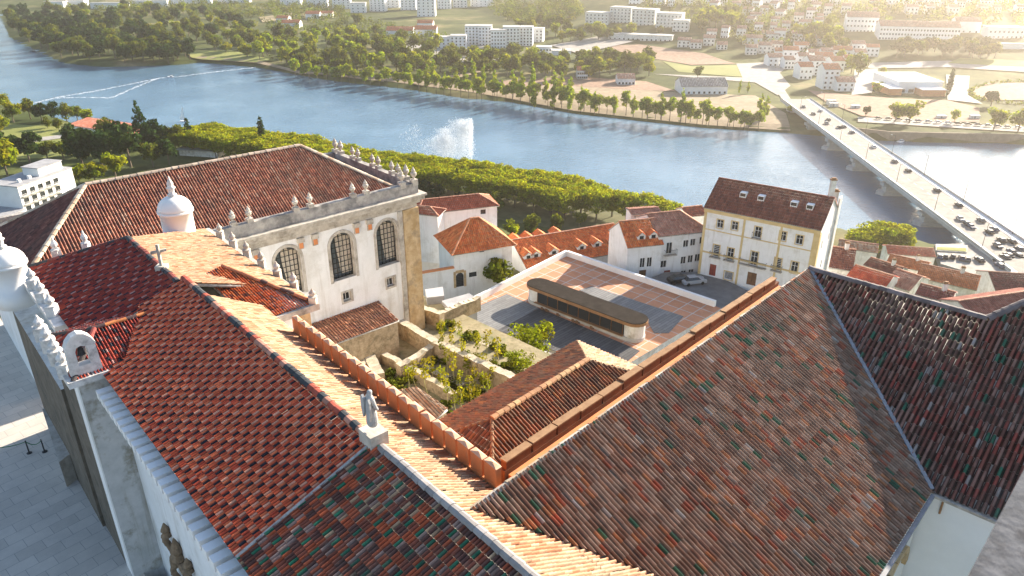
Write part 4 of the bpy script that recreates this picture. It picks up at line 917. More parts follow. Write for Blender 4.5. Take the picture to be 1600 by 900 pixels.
# ---- white houses beyond
def mid_house(name, label, r0, r1, e, zr, pal, slope=.45, zb=None, hip0=0, hip1=0, mat='plaster', wins=(), group=None, style='cross', tilemat='tiles_plain', far=None, cat='house'):
    p, q = P(*r0, zr), P(*r1, zr); az = math.degrees(math.atan2(q[0]-p[0], q[1]-p[1])); fr = Frame(p[:2], az); L = math.dist(p[:2], q[:2])
    if hip0 < 0: hip0 = -hip0; fr = Frame((p[0]-fr.A[0]*0, p[1]), az)
    lo, hi = .3, 14.
    for _ in range(40):
        hw = (lo+hi)/2; a = P(*e, zr-slope*hw); b = (a[0]-p[0])*fr.B[0]+(a[1]-p[1])*fr.B[1]
        if b > hw: lo = hw
        else: hi = hw
    hw = max(1.5, hw-.3); ze = zr-slope*hw; a0, a1 = -hip0, L+hip1
    c = fr(L/2, 0, 0); zb = min(TZ(*c[:2]), TZ(*fr(L/2, hw, 0)[:2]))-1.5 if zb is None else zb
    root = thing(name, label, cat, (c[0], c[1], zb), group)
    p0, p1 = fr(a0,hw,0), fr(a1,hw,0); hs = []
    for (x, y, w_, h_, st) in wins:
        u, z = hit(p0, p1, x, y); hs.append((u, z-h_/2, w_, h_, st))
    hs = [h for h in hs if h[2]/2+.1 < h[0] < (a1-a0)-h[2]/2-.1 and zb+.1 < h[1] and h[1]+h[3] < ze-.1]
    walls(root, fr, a0, a1, -hw, hw, zb, ze, {'R': hs}, mat=mat, gable='A' if not (hip0 or hip1) else None, zr=zr)
    if (hip0 == 0) != (hip1 == 0):
        g = MB()
        if not hip0: g.poly(fr(a0,-hw,ze), fr(a0,hw,ze), fr(a0,0,zr))
        else: g.poly(fr(a1,hw,ze), fr(a1,-hw,ze), fr(a1,0,zr))
        g.build('gable_wall', mat, root)
    R = gable_roof(root, fr, a0, a1, -hw, hw, ze, zr, pal, tilemat, hip0=hip0, hip1=hip1)
    root['_g'] = 0; del root['_g']
    return root, fr, hw, ze, L
def chimney(root, p, z0, z1, s=.45, mat='plaster_stained'):
    m = MB(); m.prism([(p[0]-s,p[1]-s*.7),(p[0]+s,p[1]-s*.7),(p[0]+s,p[1]+s*.7),(p[0]-s,p[1]+s*.7)], z0, z1); m.prism([(p[0]-s*1.2,p[1]-s*.9),(p[0]+s*1.2,p[1]-s*.9),(p[0]+s*1.2,p[1]+s*.9),(p[0]-s*1.2,p[1]+s*.9)], z1+.001, z1+.2, 1)
    m.prism([(p[0]-s*.8,p[1]-s*.5),(p[0]+s*.8,p[1]-s*.5),(p[0]+s*.8,p[1]+s*.5),(p[0]-s*.8,p[1]+s*.5)], z1+.201, z1+.4, 1); return m.build('chimney', [mat,'coping_brown'], root)
mid_house('white_house', 'white house with a plain red tiled roof standing behind the pyramid roofed one', (660,312), (748,303), (735,326), 66.5, simple_pal((5,(.44,.12,.06)),(3,(.5,.16,.09))), hip0=1.5, hip1=2.6, wins=((755,331,1.0,.9,'dark'),))
mid_house('white_house', 'narrow white house with a red hipped roof right against the library corner', (640,320), (672,323), (680,337), 66.2, simple_pal((5,(.42,.12,.06)),(3,(.48,.16,.09))), hip1=2.0, zb=56)
w2 = thing('white_house', 'white house with a bright orange pyramid roof, arched doorway and oval window', 'house', (-5,114,54))
F2 = Frame(P(709,392,63.3)[:2], 67.); p0_, p1_ = F2(0,0,0), F2(10.4,0,0); w2h = []
for x, y, w_, h_, st in ((703,440,1.4,2.6,'arch'),(739,429,1.4,.9,'dark'),(753,392,.9,.5,'dark')):
    u, z = hit(p0_, p1_, x, y); w2h.append((max(.9,u), z-h_/2, w_, h_, st))
walls(w2, F2, 0, 10.4, -8.4, 0, 48, 63.2, {'R': w2h})
gable_roof(w2, F2, 0, 10.4, -8.4, 0, 63.3, 66.9, ORANGE, hip0=4.4, hip1=4.4, over=.6, capc=((.66,.3,.16),(.6,.25,.12)))
m = MB(); m.boxf(F2, -6.2, -.01, -.45, 0, 48, 60.2); m.boxf(F2, -6.3, -.02, -.6, .12, 60.201, 60.4, 1); m.build('yard_wall', ['plaster','render_orange'], w2)
sr = MB(); du, dz = w2h[0][0], w2h[0][1]
for (x0,x1,y0,y1) in ((-1.1,-.71,0,2.9),(.71,1.1,0,2.9),(-.709,.709,2.61,3.1)): sr.boxf(F2, du+x0, du+x1, .001, .1, dz+y0, dz+y1)
sr.build('door_surround', 'stone_ochre', w2)
# long row with dormers
def dormer(root, fr, a, b, zr, slope, side, pal, w=1.9, name='dormer'):
    """a little gabled dormer whose ridge runs level out of the slope"""
    sg = 1 if side > 0 else -1; zt = zr-slope*abs(b); h = 1.4
    m = MB(); f = lambda da, bb, z: fr(a+da, bb, z)
    b1 = b; b2 = sg*max(0, abs(b)-h/slope*.9)
    m.add([f(-w/2,b1,zt-.15), f(w/2,b1,zt-.15), f(w/2,b1,zt+h*.55), f(0,b1,zt+h), f(-w/2,b1,zt+h*.55)], [[0,1,2,3,4] if sg > 0 else [4,3,2,1,0]])
    for s_ in (-1,1): m.add([f(s_*w/2,b1,zt-.15), f(s_*w/2,b1,zt+h*.55), f(s_*w/2,sg*(abs(b)-.55*h/slope),zt+h*.55)], [[0,1,2]])
    o = m.build(name, 'plaster', root)
    for s_ in (-1,1):
        k = sg*.2
        roof('dormer_roof', [f(0,b1+k,zt+h+.05), f(0,b2,zt+h+.05), f(s_*(w/2+.2),sg*(abs(b)-.5*h/slope),zt+h*.48), f(s_*(w/2+.2),b1+k,zt+h*.48)], pal, 'tiles_plain', o, w=.3, l=.5, prof=PROF3, thick=.06, dirt_shade=.78)
    g = MB(); g.add([f(-.4,b1+sg*.02,zt+.05), f(.4,b1+sg*.02,zt+.05), f(.4,b1+sg*.02,zt+h*.5), f(-.4,b1+sg*.02,zt+h*.5)], [[0,1,2,3]]); g.build('pane', 'glass', o)
ZROW = 57.
row, rfr, rhw, rze, rL = mid_house('row_house', 'long white row house with an orange roof full of dormers behind the terrace', (800,375), (958,349), (960,396), ZROW, ORANGE, wins=((940,415,1.,1.2,'sash'),(962,410,1.,1.2,'sash')))
for px in ((812,407),(836,400),(861,393),(905,386),(928,381),(950,374)):
    q = P(*px, rze+1.0); a_ = (q[0]-rfr.o[0])*rfr.A[0]+(q[1]-rfr.o[1])*rfr.A[1]; dormer(row, rfr, min(max(a_,1.2),rL-1.2), rhw*.72, ZROW, .45, 1, ORANGE)
for a_ in (1.5, 4.2, 7.0, 10.5): dormer(row, rfr, a_, -rhw*.45, ZROW, .45, -1, ORANGE, 2.0)
h3 = mid_house('white_house', 'tall narrow white house with a steep red roof between the long row and wider house', (968,346), (1021,341), (1005,385), 64., ORANGE, slope=.7, wins=((1004,389,1.0,1.5,'sash'),(1018,384,1.0,1.5,'sash'),(1004,411,1.0,1.9,'sash'),(1015,410,1.0,1.9,'sash'),(1004,428,1.4,1.5,'door')))
for q_ in (1004,1019):
    q = P(q_, 376 if q_ < 1010 else 371, h3[3]+.6); a_ = (q[0]-h3[1].o[0])*h3[1].A[0]+(q[1]-h3[1].o[1])*h3[1].A[1]; dormer(h3[0], h3[1], a_, h3[2]*.8, 64., .7, 1, ORANGE, 1.5)
h4 = mid_house('white_house', 'wide white house with a pink tiled roof, small balcony and parked car below', (1012,334), (1062,329), (1065,366), 64.5, PINK, hip1=3.4, wins=((1046,388,1.2,2.2,'sash'),(1072,381,1.1,1.4,'sash'),(1083,379,1.1,1.4,'sash'),(1097,376,1.0,1.4,'sash'),(1037,413,1.2,1.4,'sash'),(1068,407,1.1,1.5,'sash'),(1079,405,1.1,1.5,'sash'),(1090,403,1.1,1.5,'sash'),(1042,431,1.3,2.2,'red'),(1068,428,1.1,1.3,'sash'),(1080,426,1.1,1.3,'sash')))
mid_house('white_house', 'low house with a flat salmon roof edge behind the pink roofed house', (983,327), (1028,324), (1005,333), 63.2, PINK, slope=.2, zb=50)
mid_house('small_house', 'little jumbled red roofed house between the pink roof and the yellow trimmed block', (1066,324), (1096,321), (1083,338), 58, simple_pal((4,(.44,.14,.08)),(3,(.3,.12,.08))), zb=40)
# balcony of the wide house
def balcony(root, p0, p1, u, z, w, mat='metal_dark', d=.7):
    q = Vector((p0[0],p0[1])); dd = (Vector((p1[0],p1[1]))-q).normalized(); o = Vector((dd.y,-dd.x)); m = MB()
    c = lambda x, y, zz: (*(q+dd*x+o*y), zz)
    m.prism([c(u-w/2,.002,0)[:2], c(u+w/2,.002,0)[:2], c(u+w/2,d,0)[:2], c(u-w/2,d,0)[:2]], z-.15, z, 0); b = m.build('balcony', 'stone_pale', root)
    r = MB(); n = int(w/.16)
    for i in range(n+1): x = u-w/2+.02+(w-.04)*i/n; r.bar(c(x,d-.04,z), c(x,d-.04,z+.95), .025, .025)
    for s_ in (-1,1):
        r.bar(c(u+s_*(w/2-.02),.02,z+.95), c(u+s_*(w/2-.02),d-.04,z+.95), .04, .04)
    r.bar(c(u-w/2,d-.04,z+.97), c(u+w/2,d-.04,z+.97), .05, .04); r.build('railing', mat, b)
p0_, p1_ = h4[1](0,h4[2],0), h4[1](h4[4],h4[2],0); u_, z_ = hit(p0_, p1_, 1046, 397); balcony(h4[0], p0_, p1_, u_, z_, 2.4)
# ---- yellow trimmed block
YF = Frame((33.5,122.2), 124.7); yb = thing('town_house', 'large white block with yellow trim and a dark red roof set with skylights', 'house', YF(9.6,-5,50))
W_ = 19.3; zy = 67.7
yh = []
p0_, p1_ = YF(0,0,0), YF(W_,0,0)
for x, y, w_, h_, st in ((1125,350,1.1,1.5,'cross'),(1148,353,1.1,1.5,'cross'),(1184,363,1.1,1.9,'cross'),(1223,369,1.1,1.6,'cross'),(1249,375,1.1,1.6,'cross'),
                         (1119,392,1.1,2.2,'shut'),(1141,397,1.1,2.2,'cross'),(1178,404,1.2,2.5,'cross'),(1215,413,1.1,2.2,'shut'),(1241,418,1.1,2.0,'cross'),
                         (1112,432,1.2,2.2,'red'),(1137,438,1.5,1.5,'shut'),(1173,443,1.6,2.4,'door')):
    u, z = hit(p0_, p1_, x, y); yh.append((u, max(z-h_/2, 55.2), w_, h_, st))
gu = [(3., 63.2, .8, 1.4, 'sash'), (7.5, 63.4, .8, 1.2, 'sash'), (5.5, 59., .8, 1.4, 'sash'), (8.,67.7-3.2,.7,1.2,'sash')]
walls(yb, YF, 0, W_, -11.2, 0, 46, zy, {'R': yh, 'F': gu}, gable='A', zr=71.2)
yR, yR2 = gable_roof(yb, YF, 0, W_, -11.2, 0, zy+.12, 71.4, BROWN, over=.4, capc=((.3,.12,.08),(.24,.09,.06)))
tm = MB()
for u0, u1 in ((0,.45),(6.9,7.25),(13.1,13.45),(W_-.9,W_)): tm.boxf(YF, u0, u1, .001, .09, 54, zy-.91)
tm.boxf(YF, -.1, W_+.1, .001, .2, zy-.9, zy-.12); tm.boxf(YF, .46, W_-.91, .001, .06, 63.6, 63.78); tm.boxf(YF, .46, W_-.91, .001, .07, 59.3, 59.6)
tm.boxf(YF, W_+.001, W_+.08, -1.0, .0, 54, zy-.91); tm.build('trim', 'trim_yellow', yb)
for h in yh:
    if h[4] in ('cross','shut'):
        sm = MB()
        for (x0,x1,y0,y1) in ((-h[2]/2-.16,-h[2]/2-.001,-.1,h[3]+.16),(h[2]/2+.001,h[2]/2+.16,-.1,h[3]+.16),(-h[2]/2,h[2]/2,h[3]+.001,h[3]+.16),(-h[2]/2,h[2]/2,-.14,-.001)): sm.boxf(YF, h[0]+x0, h[0]+x1, .001, .05, h[1]+y0, h[1]+y1)
        sm.build('window_surround', 'trim_yellow', yb)
balcony(yb, p0_, p1_, yh[7][0], yh[7][1], 4.6); balcony(yb, p0_, p1_, yh[5][0], yh[5][1], 1.9); balcony(yb, p0_, p1_, yh[6][0], yh[6][1], 1.9); balcony(yb, p0_, p1_, yh[8][0], yh[8][1], 1.9); balcony(yb, p0_, p1_, yh[2][0], yh[2][1], 1.5)
for x, y in ((1166,304),(1195,308),(1243,320),(1268,324)):
    q = P(x, y, 69.6); a_ = (q[0]-YF.o[0])*YF.A[0]+(q[1]-YF.o[1])*YF.A[1]; b_ = -3.2; zz = 71.4-(5.6+b_)*(71.4-zy-.12)/5.6
    m = MB(); m.boxf(YF, a_-.55, a_+.55, b_-.6, b_+.5, zz-.4, zz+.55); s_ = m.build('skylight', 'white_metal', yR2)
    g = MB(); g.boxf(YF, a_-.45, a_+.45, b_+.501, b_+.53, zz-.1, zz+.45); g.build('pane', 'glass', s_)
chimney(yb, YF(W_-.6,-5.9,0), 70.5, 74.2, .4); chimney(yb, YF(W_-.5,-8.6,0), 69, 71.6, .5)
m = MB(); m.boxf(YF, W_+.002, W_+.3, -11.4, -9.8, 50, 70.2); m.build('buttress', 'plaster_stained', yb)
# street in front
st_ = MB(); st_.prism([P(x,y,55.)[:2] for x,y in ((985,447),(1040,425),(1110,425),(1200,470),(1280,510),(1180,520),(1130,490))], 44, 55.0); kind(st_.build('street','asphalt'), 'structure')
# ---- houses down the slope on the right
RT = [
 ('dark brown roofed house directly behind the big roof corner', (1290,383), (1337,390), (1312,420), 56, BROWN, {}),
 ('house with a pale sandy tile roof beside the round riverside trees', (1312,374), (1372,382), (1340,391), 44, CREAM, {}),
 ('house with the bright red roof nearest the big roof ridge', (1338,414), (1396,431), (1368,445), 55, simple_pal((5,(.60,.10,.045)),(3,(.66,.14,.06))), {}),
 ('long house with a rose red roof along the quay', (1385,383), (1458,388), (1420,399), 36, simple_pal((5,(.58,.17,.09)),(3,(.62,.22,.13))), {}),
 ('house with a rusty orange roof in the middle of the riverside cluster', (1392,397), (1452,410), (1422,420), 40, simple_pal((5,(.62,.20,.07)),(3,(.52,.17,.06))), {}),
 ('small house with a brown ridge seen end on beside the rusty roof', (1362,402), (1412,418), (1380,424), 48, BROWN, {}),
 ('pink gabled house with a white window facing the big roof', (1402,420), (1440,432), (1425,456), 54, PINK, {}),
 ('long house with a sunlit orange brown roof running to the square', (1440,412), (1532,431), (1490,446), 44, simple_pal((5,(.62,.22,.085)),(3,(.54,.18,.07))), {}),
 ('wide house with a maroon roof at the edge of the square', (1545,424), (1640,430), (1590,458), 40, simple_pal((5,(.22,.07,.055)),(3,(.28,.09,.07))), {}),
 ('house with a brown roof right above the shaded ridge', (1498,470), (1625,452), (1570,490), 58, simple_pal((5,(.30,.11,.08)),(3,(.36,.15,.11))), {}),
 ('narrow house with a dark wine roof left of the brown one', (1440,443), (1492,456), (1470,470), 57, simple_pal((5,(.24,.07,.055)),(3,(.3,.09,.07))), {}),
]
for lab, r0, r1, e, zr, pal, kw in RT:
    hh = mid_house('town_house', lab, r0, r1, e, zr, pal, slope=.4, mat='plaster_stained')
    c = hh[1](hh[4]*.7, .2, 0)
    if random.random() < .35: chimney(hh[0], c, zr-.6, zr+1.1, .35)
# ---- apartment block on the left
ap = thing('apartment_block', 'white apartment block with rows of balconies standing left of the library roof', 'apartment block', (-172,262,10))
AF = Frame(P(27,293,30)[:2], 14.); apL = 21.
p0_, p1_ = AF(0,0,0), AF(apL,0,0); ah = []
for j in range(4):
    for i in range(5): ah.append((2.2+i*3.6, 26.4-j*3.0, 2.3, 2.1, 'dark'))
walls(ap, AF, 0, apL+4, -13, 0, 6, 30, {'R': ah}, mat='plaster_new')
m = MB(); m.boxf(AF, -.2, apL+4.2, -13.2, .2, 30.001, 30.35); m.build('flat_roof', 'roof_flat_grey', ap)
m = MB(); m.boxf(AF, 12, apL+2, -9, -2, 30.351, 33.2); m.boxf(AF, 11.7, apL+2.3, -9.3, -1.7, 33.201, 33.5, 1); m.build('penthouse', ['plaster_new','roof_flat_grey'], ap)
for h in ah: balcony(ap, p0_, p1_, h[0], h[1]-.1, 3.1, 'white_metal', .9)
for a_ in (4, 8.5): 
    m = MB(); m.boxf(AF, a_, a_+1, -4, -3, 30.351, 31.5); m.build('chimney', 'plaster_new', ap)
ga = thing('garage_block', 'low building with a wide grey flat roof in front of the balconied apartment block', 'flat roofed building', (-176,235,8))
m = MB(); m.boxf(AF, -24, -.4, -20, 1, 4, 22); m.build('wall', 'plaster_new', ga); m = MB(); m.boxf(AF, -24.2, -.3, -20.2, 1.2, 22.001, 22.3); m.build('flat_roof', 'roof_flat_grey', ga)
# ---- courtyard details
sb = thing('stair_block', 'grey stone stair block standing against the wall in the shaded courtyard', 'stone block', P(108,715,77))
m = MB(); q = [P(x,y,78.5)[:2] for x,y in ((66,640),(88,625),(122,700),(92,722))]; m.prism(q, 76.4, 78.5); m.build('block', 'stone_pale', sb)
gb = thing('rope_barrier', 'green rope on dark posts fencing off the shaded courtyard corner', 'barrier', P(40,690,76.4))
bp_ = [P(x,y,76.4) for x,y in ((-30,715),(46,708),(70,706))]
for p in bp_: m = MB(); m.tube(p, (p[0],p[1],77.5), .05, .04, 8); m.lathe(p, [(.18,0),(.18,.04),(.05,.06)], 10); m.build('post', 'metal_dark', gb)
m = MB()
for a, b in zip(bp_[:-1], bp_[1:]):
    for i in range(8):
        t0, t1 = i/8, (i+1)/8; f = lambda t: (a[0]+(b[0]-a[0])*t, a[1]+(b[1]-a[1])*t, 77.4-.5*(1-(2*t-1)**2)*.6)
        m.tube(f(t0), f(t1), .03, .03, 6)
m.build('rope', 'metal_green', gb)
# ================================================================== trees
def leaves_mesh(name, blobs, nleaf, size, base, mat, trunk=None, var=.3, flat=.35, extra=None):
    """crown of many leaf-sized faces gathered in clumps; trunk = list of (p, q, r0, r1) limbs"""
    rg = RNG; V = []; Cc = []
    tot = sum(b[3]**2 for b in blobs)
    for (cx, cy, cz, r) in blobs:
        n = max(6, int(nleaf*r*r/tot)); d = rg.normal(size=(n,3)); d /= np.linalg.norm(d, axis=1)[:,None]
        rad = r*rg.uniform(.35, 1.08, n)**.6
        c = np.array([cx, cy, cz]) + d*rad[:,None]*np.array([1,1,.85])
        nr = d + rg.normal(scale=.7, size=(n,3)); nr[:,2] += flat; nr /= np.linalg.norm(nr, axis=1)[:,None]
        t = np.cross(nr, rg.normal(size=(n,3))); t /= np.linalg.norm(t, axis=1)[:,None]; s = np.cross(nr, t)
        sz = size*rg.uniform(.6, 1.35, n)[:,None]
        q = np.stack([c-t*sz*.5-s*sz*.3, c+t*sz*.1-s*sz*.5, c+t*sz*.55+s*sz*.25, c-t*sz*.15+s*sz*.5], 1)
        cl = rg.uniform(1-var, 1+var)
        col = np.array(base)[None]*(cl*rg.uniform(1-var, 1+var, n))[:,None]; col[:,0] *= rg.uniform(.85, 1.2)
        V.append(q); Cc.append(col)
    V = np.concatenate(V).reshape(-1,3); Cc = np.concatenate(Cc); nf = len(Cc)
    me = bpy.data.meshes.new(name); me.from_pydata(V.tolist(), [], np.arange(nf*4).reshape(-1,4).tolist()); me.materials.append(MAT[mat])
    at = me.color_attributes.new('Col', 'FLOAT_COLOR', 'CORNER'); cc = np.ones((nf*4,4), np.float32); cc[:,:3] = np.repeat(np.clip(Cc,0,1), 4, 0); at.data.foreach_set('color', cc.ravel()); me.update()
    return me
def trunk_mesh(name, limbs, mat='bark'):
    m = MB()
    for p, q, r0, r1 in limbs: m.tube(p, q, r0, r1, 6)
    me = bpy.data.meshes.new(name); me.from_pydata(m.V, [], m.F); me.materials.append(MAT[mat]); me.update(); return me
def join_mesh(name, a, b):
    """one mesh of crown and trunk for trees too small to show parts"""
    va = [tuple(v.co) for v in a.vertices]; vb = [tuple(v.co) for v in b.vertices]; fa = [list(p.vertices) for p in a.polygons]; fb = [[i+len(va) for i in p.vertices] for p in b.polygons]
    me = bpy.data.meshes.new(name); me.from_pydata(va+vb, [], fa+fb); me.materials.append(a.materials[0]); me.materials.append(b.materials[0])
    me.polygons.foreach_set('material_index', [0]*len(fa)+[1]*len(fb))
    at = me.color_attributes.new('Col', 'FLOAT_COLOR', 'CORNER'); cc = np.ones((len(me.loops),4), np.float32)
    src = np.zeros(len(a.loops)*4, np.float32); a.color_attributes['Col'].data.foreach_get('color', src); cc[:len(a.loops)] = src.reshape(-1,4)
    at.data.foreach_set('color', cc.ravel()); me.update(); return me
def blobs_round(rx, rz, zc, n, rmin, rmax, seed):
    r = random.Random(seed); out = []
    for i in range(n):
        a = r.uniform(0, 6.283); u = r.uniform(-1, 1); k = r.uniform(.45, .85); h = math.sqrt(1-u*u)
        out.append((rx*k*h*math.cos(a), rx*k*h*math.sin(a), zc+rz*k*u, r.uniform(rmin, rmax)))
    out.append((0,0,zc,rx*.55)); return out
TREES = {}
def tree_kind(kname, nvar, fn): TREES[kname] = [fn(i) for i in range(nvar)]
def mk_plane(i):
    r = random.Random(i); b = [(r.uniform(-4.2,4.2), r.uniform(-4.2,4.2), r.choice((6.2,7.6,9.4,11.2,12.0,12.3))+r.uniform(-.4,.4), r.uniform(1.5,2.1)) for _ in range(16)]+[(x_*1.9+r.uniform(-.3,.3), y_*1.9+r.uniform(-.3,.3), 12.4-.28*(x_*x_+y_*y_)**.7+r.uniform(-.35,.35), r.uniform(1.2,1.7)) for x_ in range(-2,3) for y_ in range(-2,3)]+[(4.0*a_, k_*1.9+r.uniform(-.3,.3), z_, 1.4) if q_ else (k_*1.9+r.uniform(-.3,.3), 4.0*a_, z_, 1.4) for a_ in (-1,1) for q_ in (0,1) for k_ in range(-2,3) for z_ in (6.6,9.2)]; c = leaves_mesh('crown', b, 4600, .6, (.14,.165,.05), 'leaf_plane')
    t = trunk_mesh('trunk', [((0,0,-.6),(0,.1,4.5),.38,.28)]+[((0,.1,4.3),(2.6*math.cos(a),2.6*math.sin(a),8.5),.2,.08) for a in (0.3+i,2.3+i,4.4+i)]); return c, t
def mk_poplar(i):
    r = random.Random(i); hgt = 12+2.5*(i % 3); b = []
    for k in range(14):
        f = k/13; rr = 2.0*math.sin(math.pi*min(1, .22+f*.78))**.8; a = r.uniform(0, 6.28); b.append((rr*.55*math.cos(a), rr*.55*math.sin(a), 3+f*(hgt-3), rr*.62+.25))
    return leaves_mesh('crown', b, 700, .75, (.125,.15,.05), 'leaf_poplar'), trunk_mesh('trunk', [((0,0,-.6),(0,0,hgt*.75),.2,.05)])
def mk_bank(i):
    b = blobs_round(3.4, 4.4, 8.2, 13, 1.1, 1.9, 40+i); return leaves_mesh('crown', b, 800, .8, (.125,.15,.05), 'leaf_poplar'), trunk_mesh('trunk', [((0,0,-.6),(0,0,6),.22,.12),((0,0,4),(1.5,.4,7.5),.1,.04),((0,0,4.5),(-1.3,.6,7.5),.1,.04)])
def mk_broad(i):
    b = blobs_round(4.8, 4.2, 6.8, 17, 1.3, 2.3, 80+i); return leaves_mesh('crown', b, 950, .95, (.10,.115,.05), 'leaf_green'), trunk_mesh('trunk', [((0,0,-.8),(0,0,6),.35,.2),((0,0,3.5),(2,.5,7),.16,.05),((0,0,3.8),(-1.6,1,7),.16,.05)])
def mk_dark(i):
    b = blobs_round(4.6, 4.6, 6.9, 18, 1.2, 2.1, 120+i); return leaves_mesh('crown', b, 1100, .9, (.085,.11,.06), 'leaf_dark'), trunk_mesh('trunk', [((0,0,-.8),(0,0,7),.35,.15)])
def mk_pale(i):
    b = blobs_round(4.4, 4.0, 6.4, 16, 1.2, 2.1, 160+i); return leaves_mesh('crown', b, 900, .9, (.115,.135,.045), 'leaf_plane'), trunk_mesh('trunk', [((0,0,-.8),(0,0,6),.3,.18)])
def mk_airy(i):
    b = blobs_round(4.2, 4.0, 6.4, 22, .8, 1.5, 190+i); return leaves_mesh('crown', b, 1500, .4, (.10,.11,.04), 'leaf_poplar'), trunk_mesh('trunk', [((0,0,-.8),(0,0,5),.2,.12),((0,0,3),(2.4,.3,7.4),.1,.04),((0,0,3.3),(-2,1,7.6),.1,.04),((0,0,3.6),(.2,-2,7.8),.1,.04)])
def mk_conifer(i):
    r = random.Random(200+i); b = []
    for k in range(22):
        f = k/21; rr = 3.4*(1-f)**.8+.25; 
        for _ in range(2): a = r.uniform(0,6.28); b.append((rr*.6*math.cos(a), rr*.6*math.sin(a), 2+f*14, rr*.5+.2))
    return leaves_mesh('crown', b, 1200, .75, (.075,.105,.065), 'leaf_dark', flat=-.1), trunk_mesh('trunk', [((0,0,-.8),(0,0,15),.3,.05)])
def mk_cypress(i):
    b = [(0,0,1+k*.8,1.15*math.sin(math.pi*min(1,.15+k/14*.8))+.2) for k in range(14)]; return leaves_mesh('crown', b, 900, .5, (.06,.085,.05), 'leaf_dark'), trunk_mesh('trunk', [((0,0,-.8),(0,0,8),.2,.05)])
for kn, nv, fn in (('plane',6,mk_plane),('poplar',6,mk_poplar),('bank',6,mk_bank),('broad',7,mk_broad),('dark',6,mk_dark),('pale',5,mk_pale),('airy',2,mk_airy),('conifer',3,mk_conifer),('cypress',2,mk_cypress)): tree_kind(kn, nv, fn)
JOINED = {}
KNAME = dict(plane='plane_tree', poplar='poplar_tree', bank='riverside_tree', broad='broadleaf_tree', dark='evergreen_tree', pale='pale_tree', airy='airy_tree', conifer='conifer_tree', cypress='cypress_tree')
def tree(kname, p, s, label, group=None, parts=True, sz=None, cat='tree'):
    i = random.randrange(len(TREES[kname])); c, t = TREES[kname][i]; rz = random.uniform(0, 6.28); sc = (s, s, s*(sz or random.uniform(.9,1.12)))
    if parts:
        o = thing(KNAME[kname], label, cat, p, group); o.rotation_euler.z = rz; o.scale = sc
        for nm, me in (('crown', c), ('trunk', t)):
            k = bpy.data.objects.new(nm, me); COL.objects.link(k); k.parent = o
    else:
        if (kname, i) not in JOINED: JOINED[kname, i] = join_mesh(KNAME[kname], c, t)
        o = bpy.data.objects.new(KNAME[kname], JOINED[kname, i]); COL.objects.link(o); o.location = p; o.rotation_euler.z = rz; o.scale = sc; tag(o, label, cat, group)
    return o
# ---- plane tree avenue on the near bank
rowpx = [(318,197),(450,214),(600,243),(760,262),(900,282),(985,312),(1052,324)]
rowpt = [P(x,y,15.8) for x, y in rowpx]
def along(pts, step):
    out = []; acc = 0
    for a, b in zip(pts[:-1], pts[1:]):
        L = math.dist(a[:2], b[:2])
        while acc < L: out.append((a[0]+(b[0]-a[0])*acc/L, a[1]+(b[1]-a[1])*acc/L, (b[0]-a[0])/L, (b[1]-a[1])/L)); acc += step
        acc -= L
    return out
cnt = 0
for row in range(3):
    pts = along(rowpt, 8.4)
    rn = ['river row','second row','third row','row nearest the houses'][row]
    if row == 3: pts = pts[14:]
    for i, (x, y, dx, dy) in enumerate(pts):
        off = row*9.3; qx, qy = x+dy*off+random.uniform(-.4,.4), y-dx*off+random.uniform(-.4,.4)
        if row and i > len(pts)-3-row: continue
        tree('plane', (qx, qy, TZ(qx,qy)), random.uniform(.95,1.0), 'yellow green plane tree, %s from the upstream end of the %s' % (nth(i+1), rn), 'plane trees of the riverside avenue', sz=random.uniform(.84,.99)).rotation_euler.z = math.atan2(dy, dx)+math.pi/2*random.randrange(4); cnt += 1
for i, (x, y, s) in enumerate(((1345,392,1.15),(1372,386,1.3),(1400,384,1.15))):
    p = P(x, y, 7); tree('plane', (p[0], p[1], 4.0), s*.95, 'round green tree at the river edge beside the yellow block, %s from the left' % nth(i+1), 'round trees by the river edge', sz=.72)
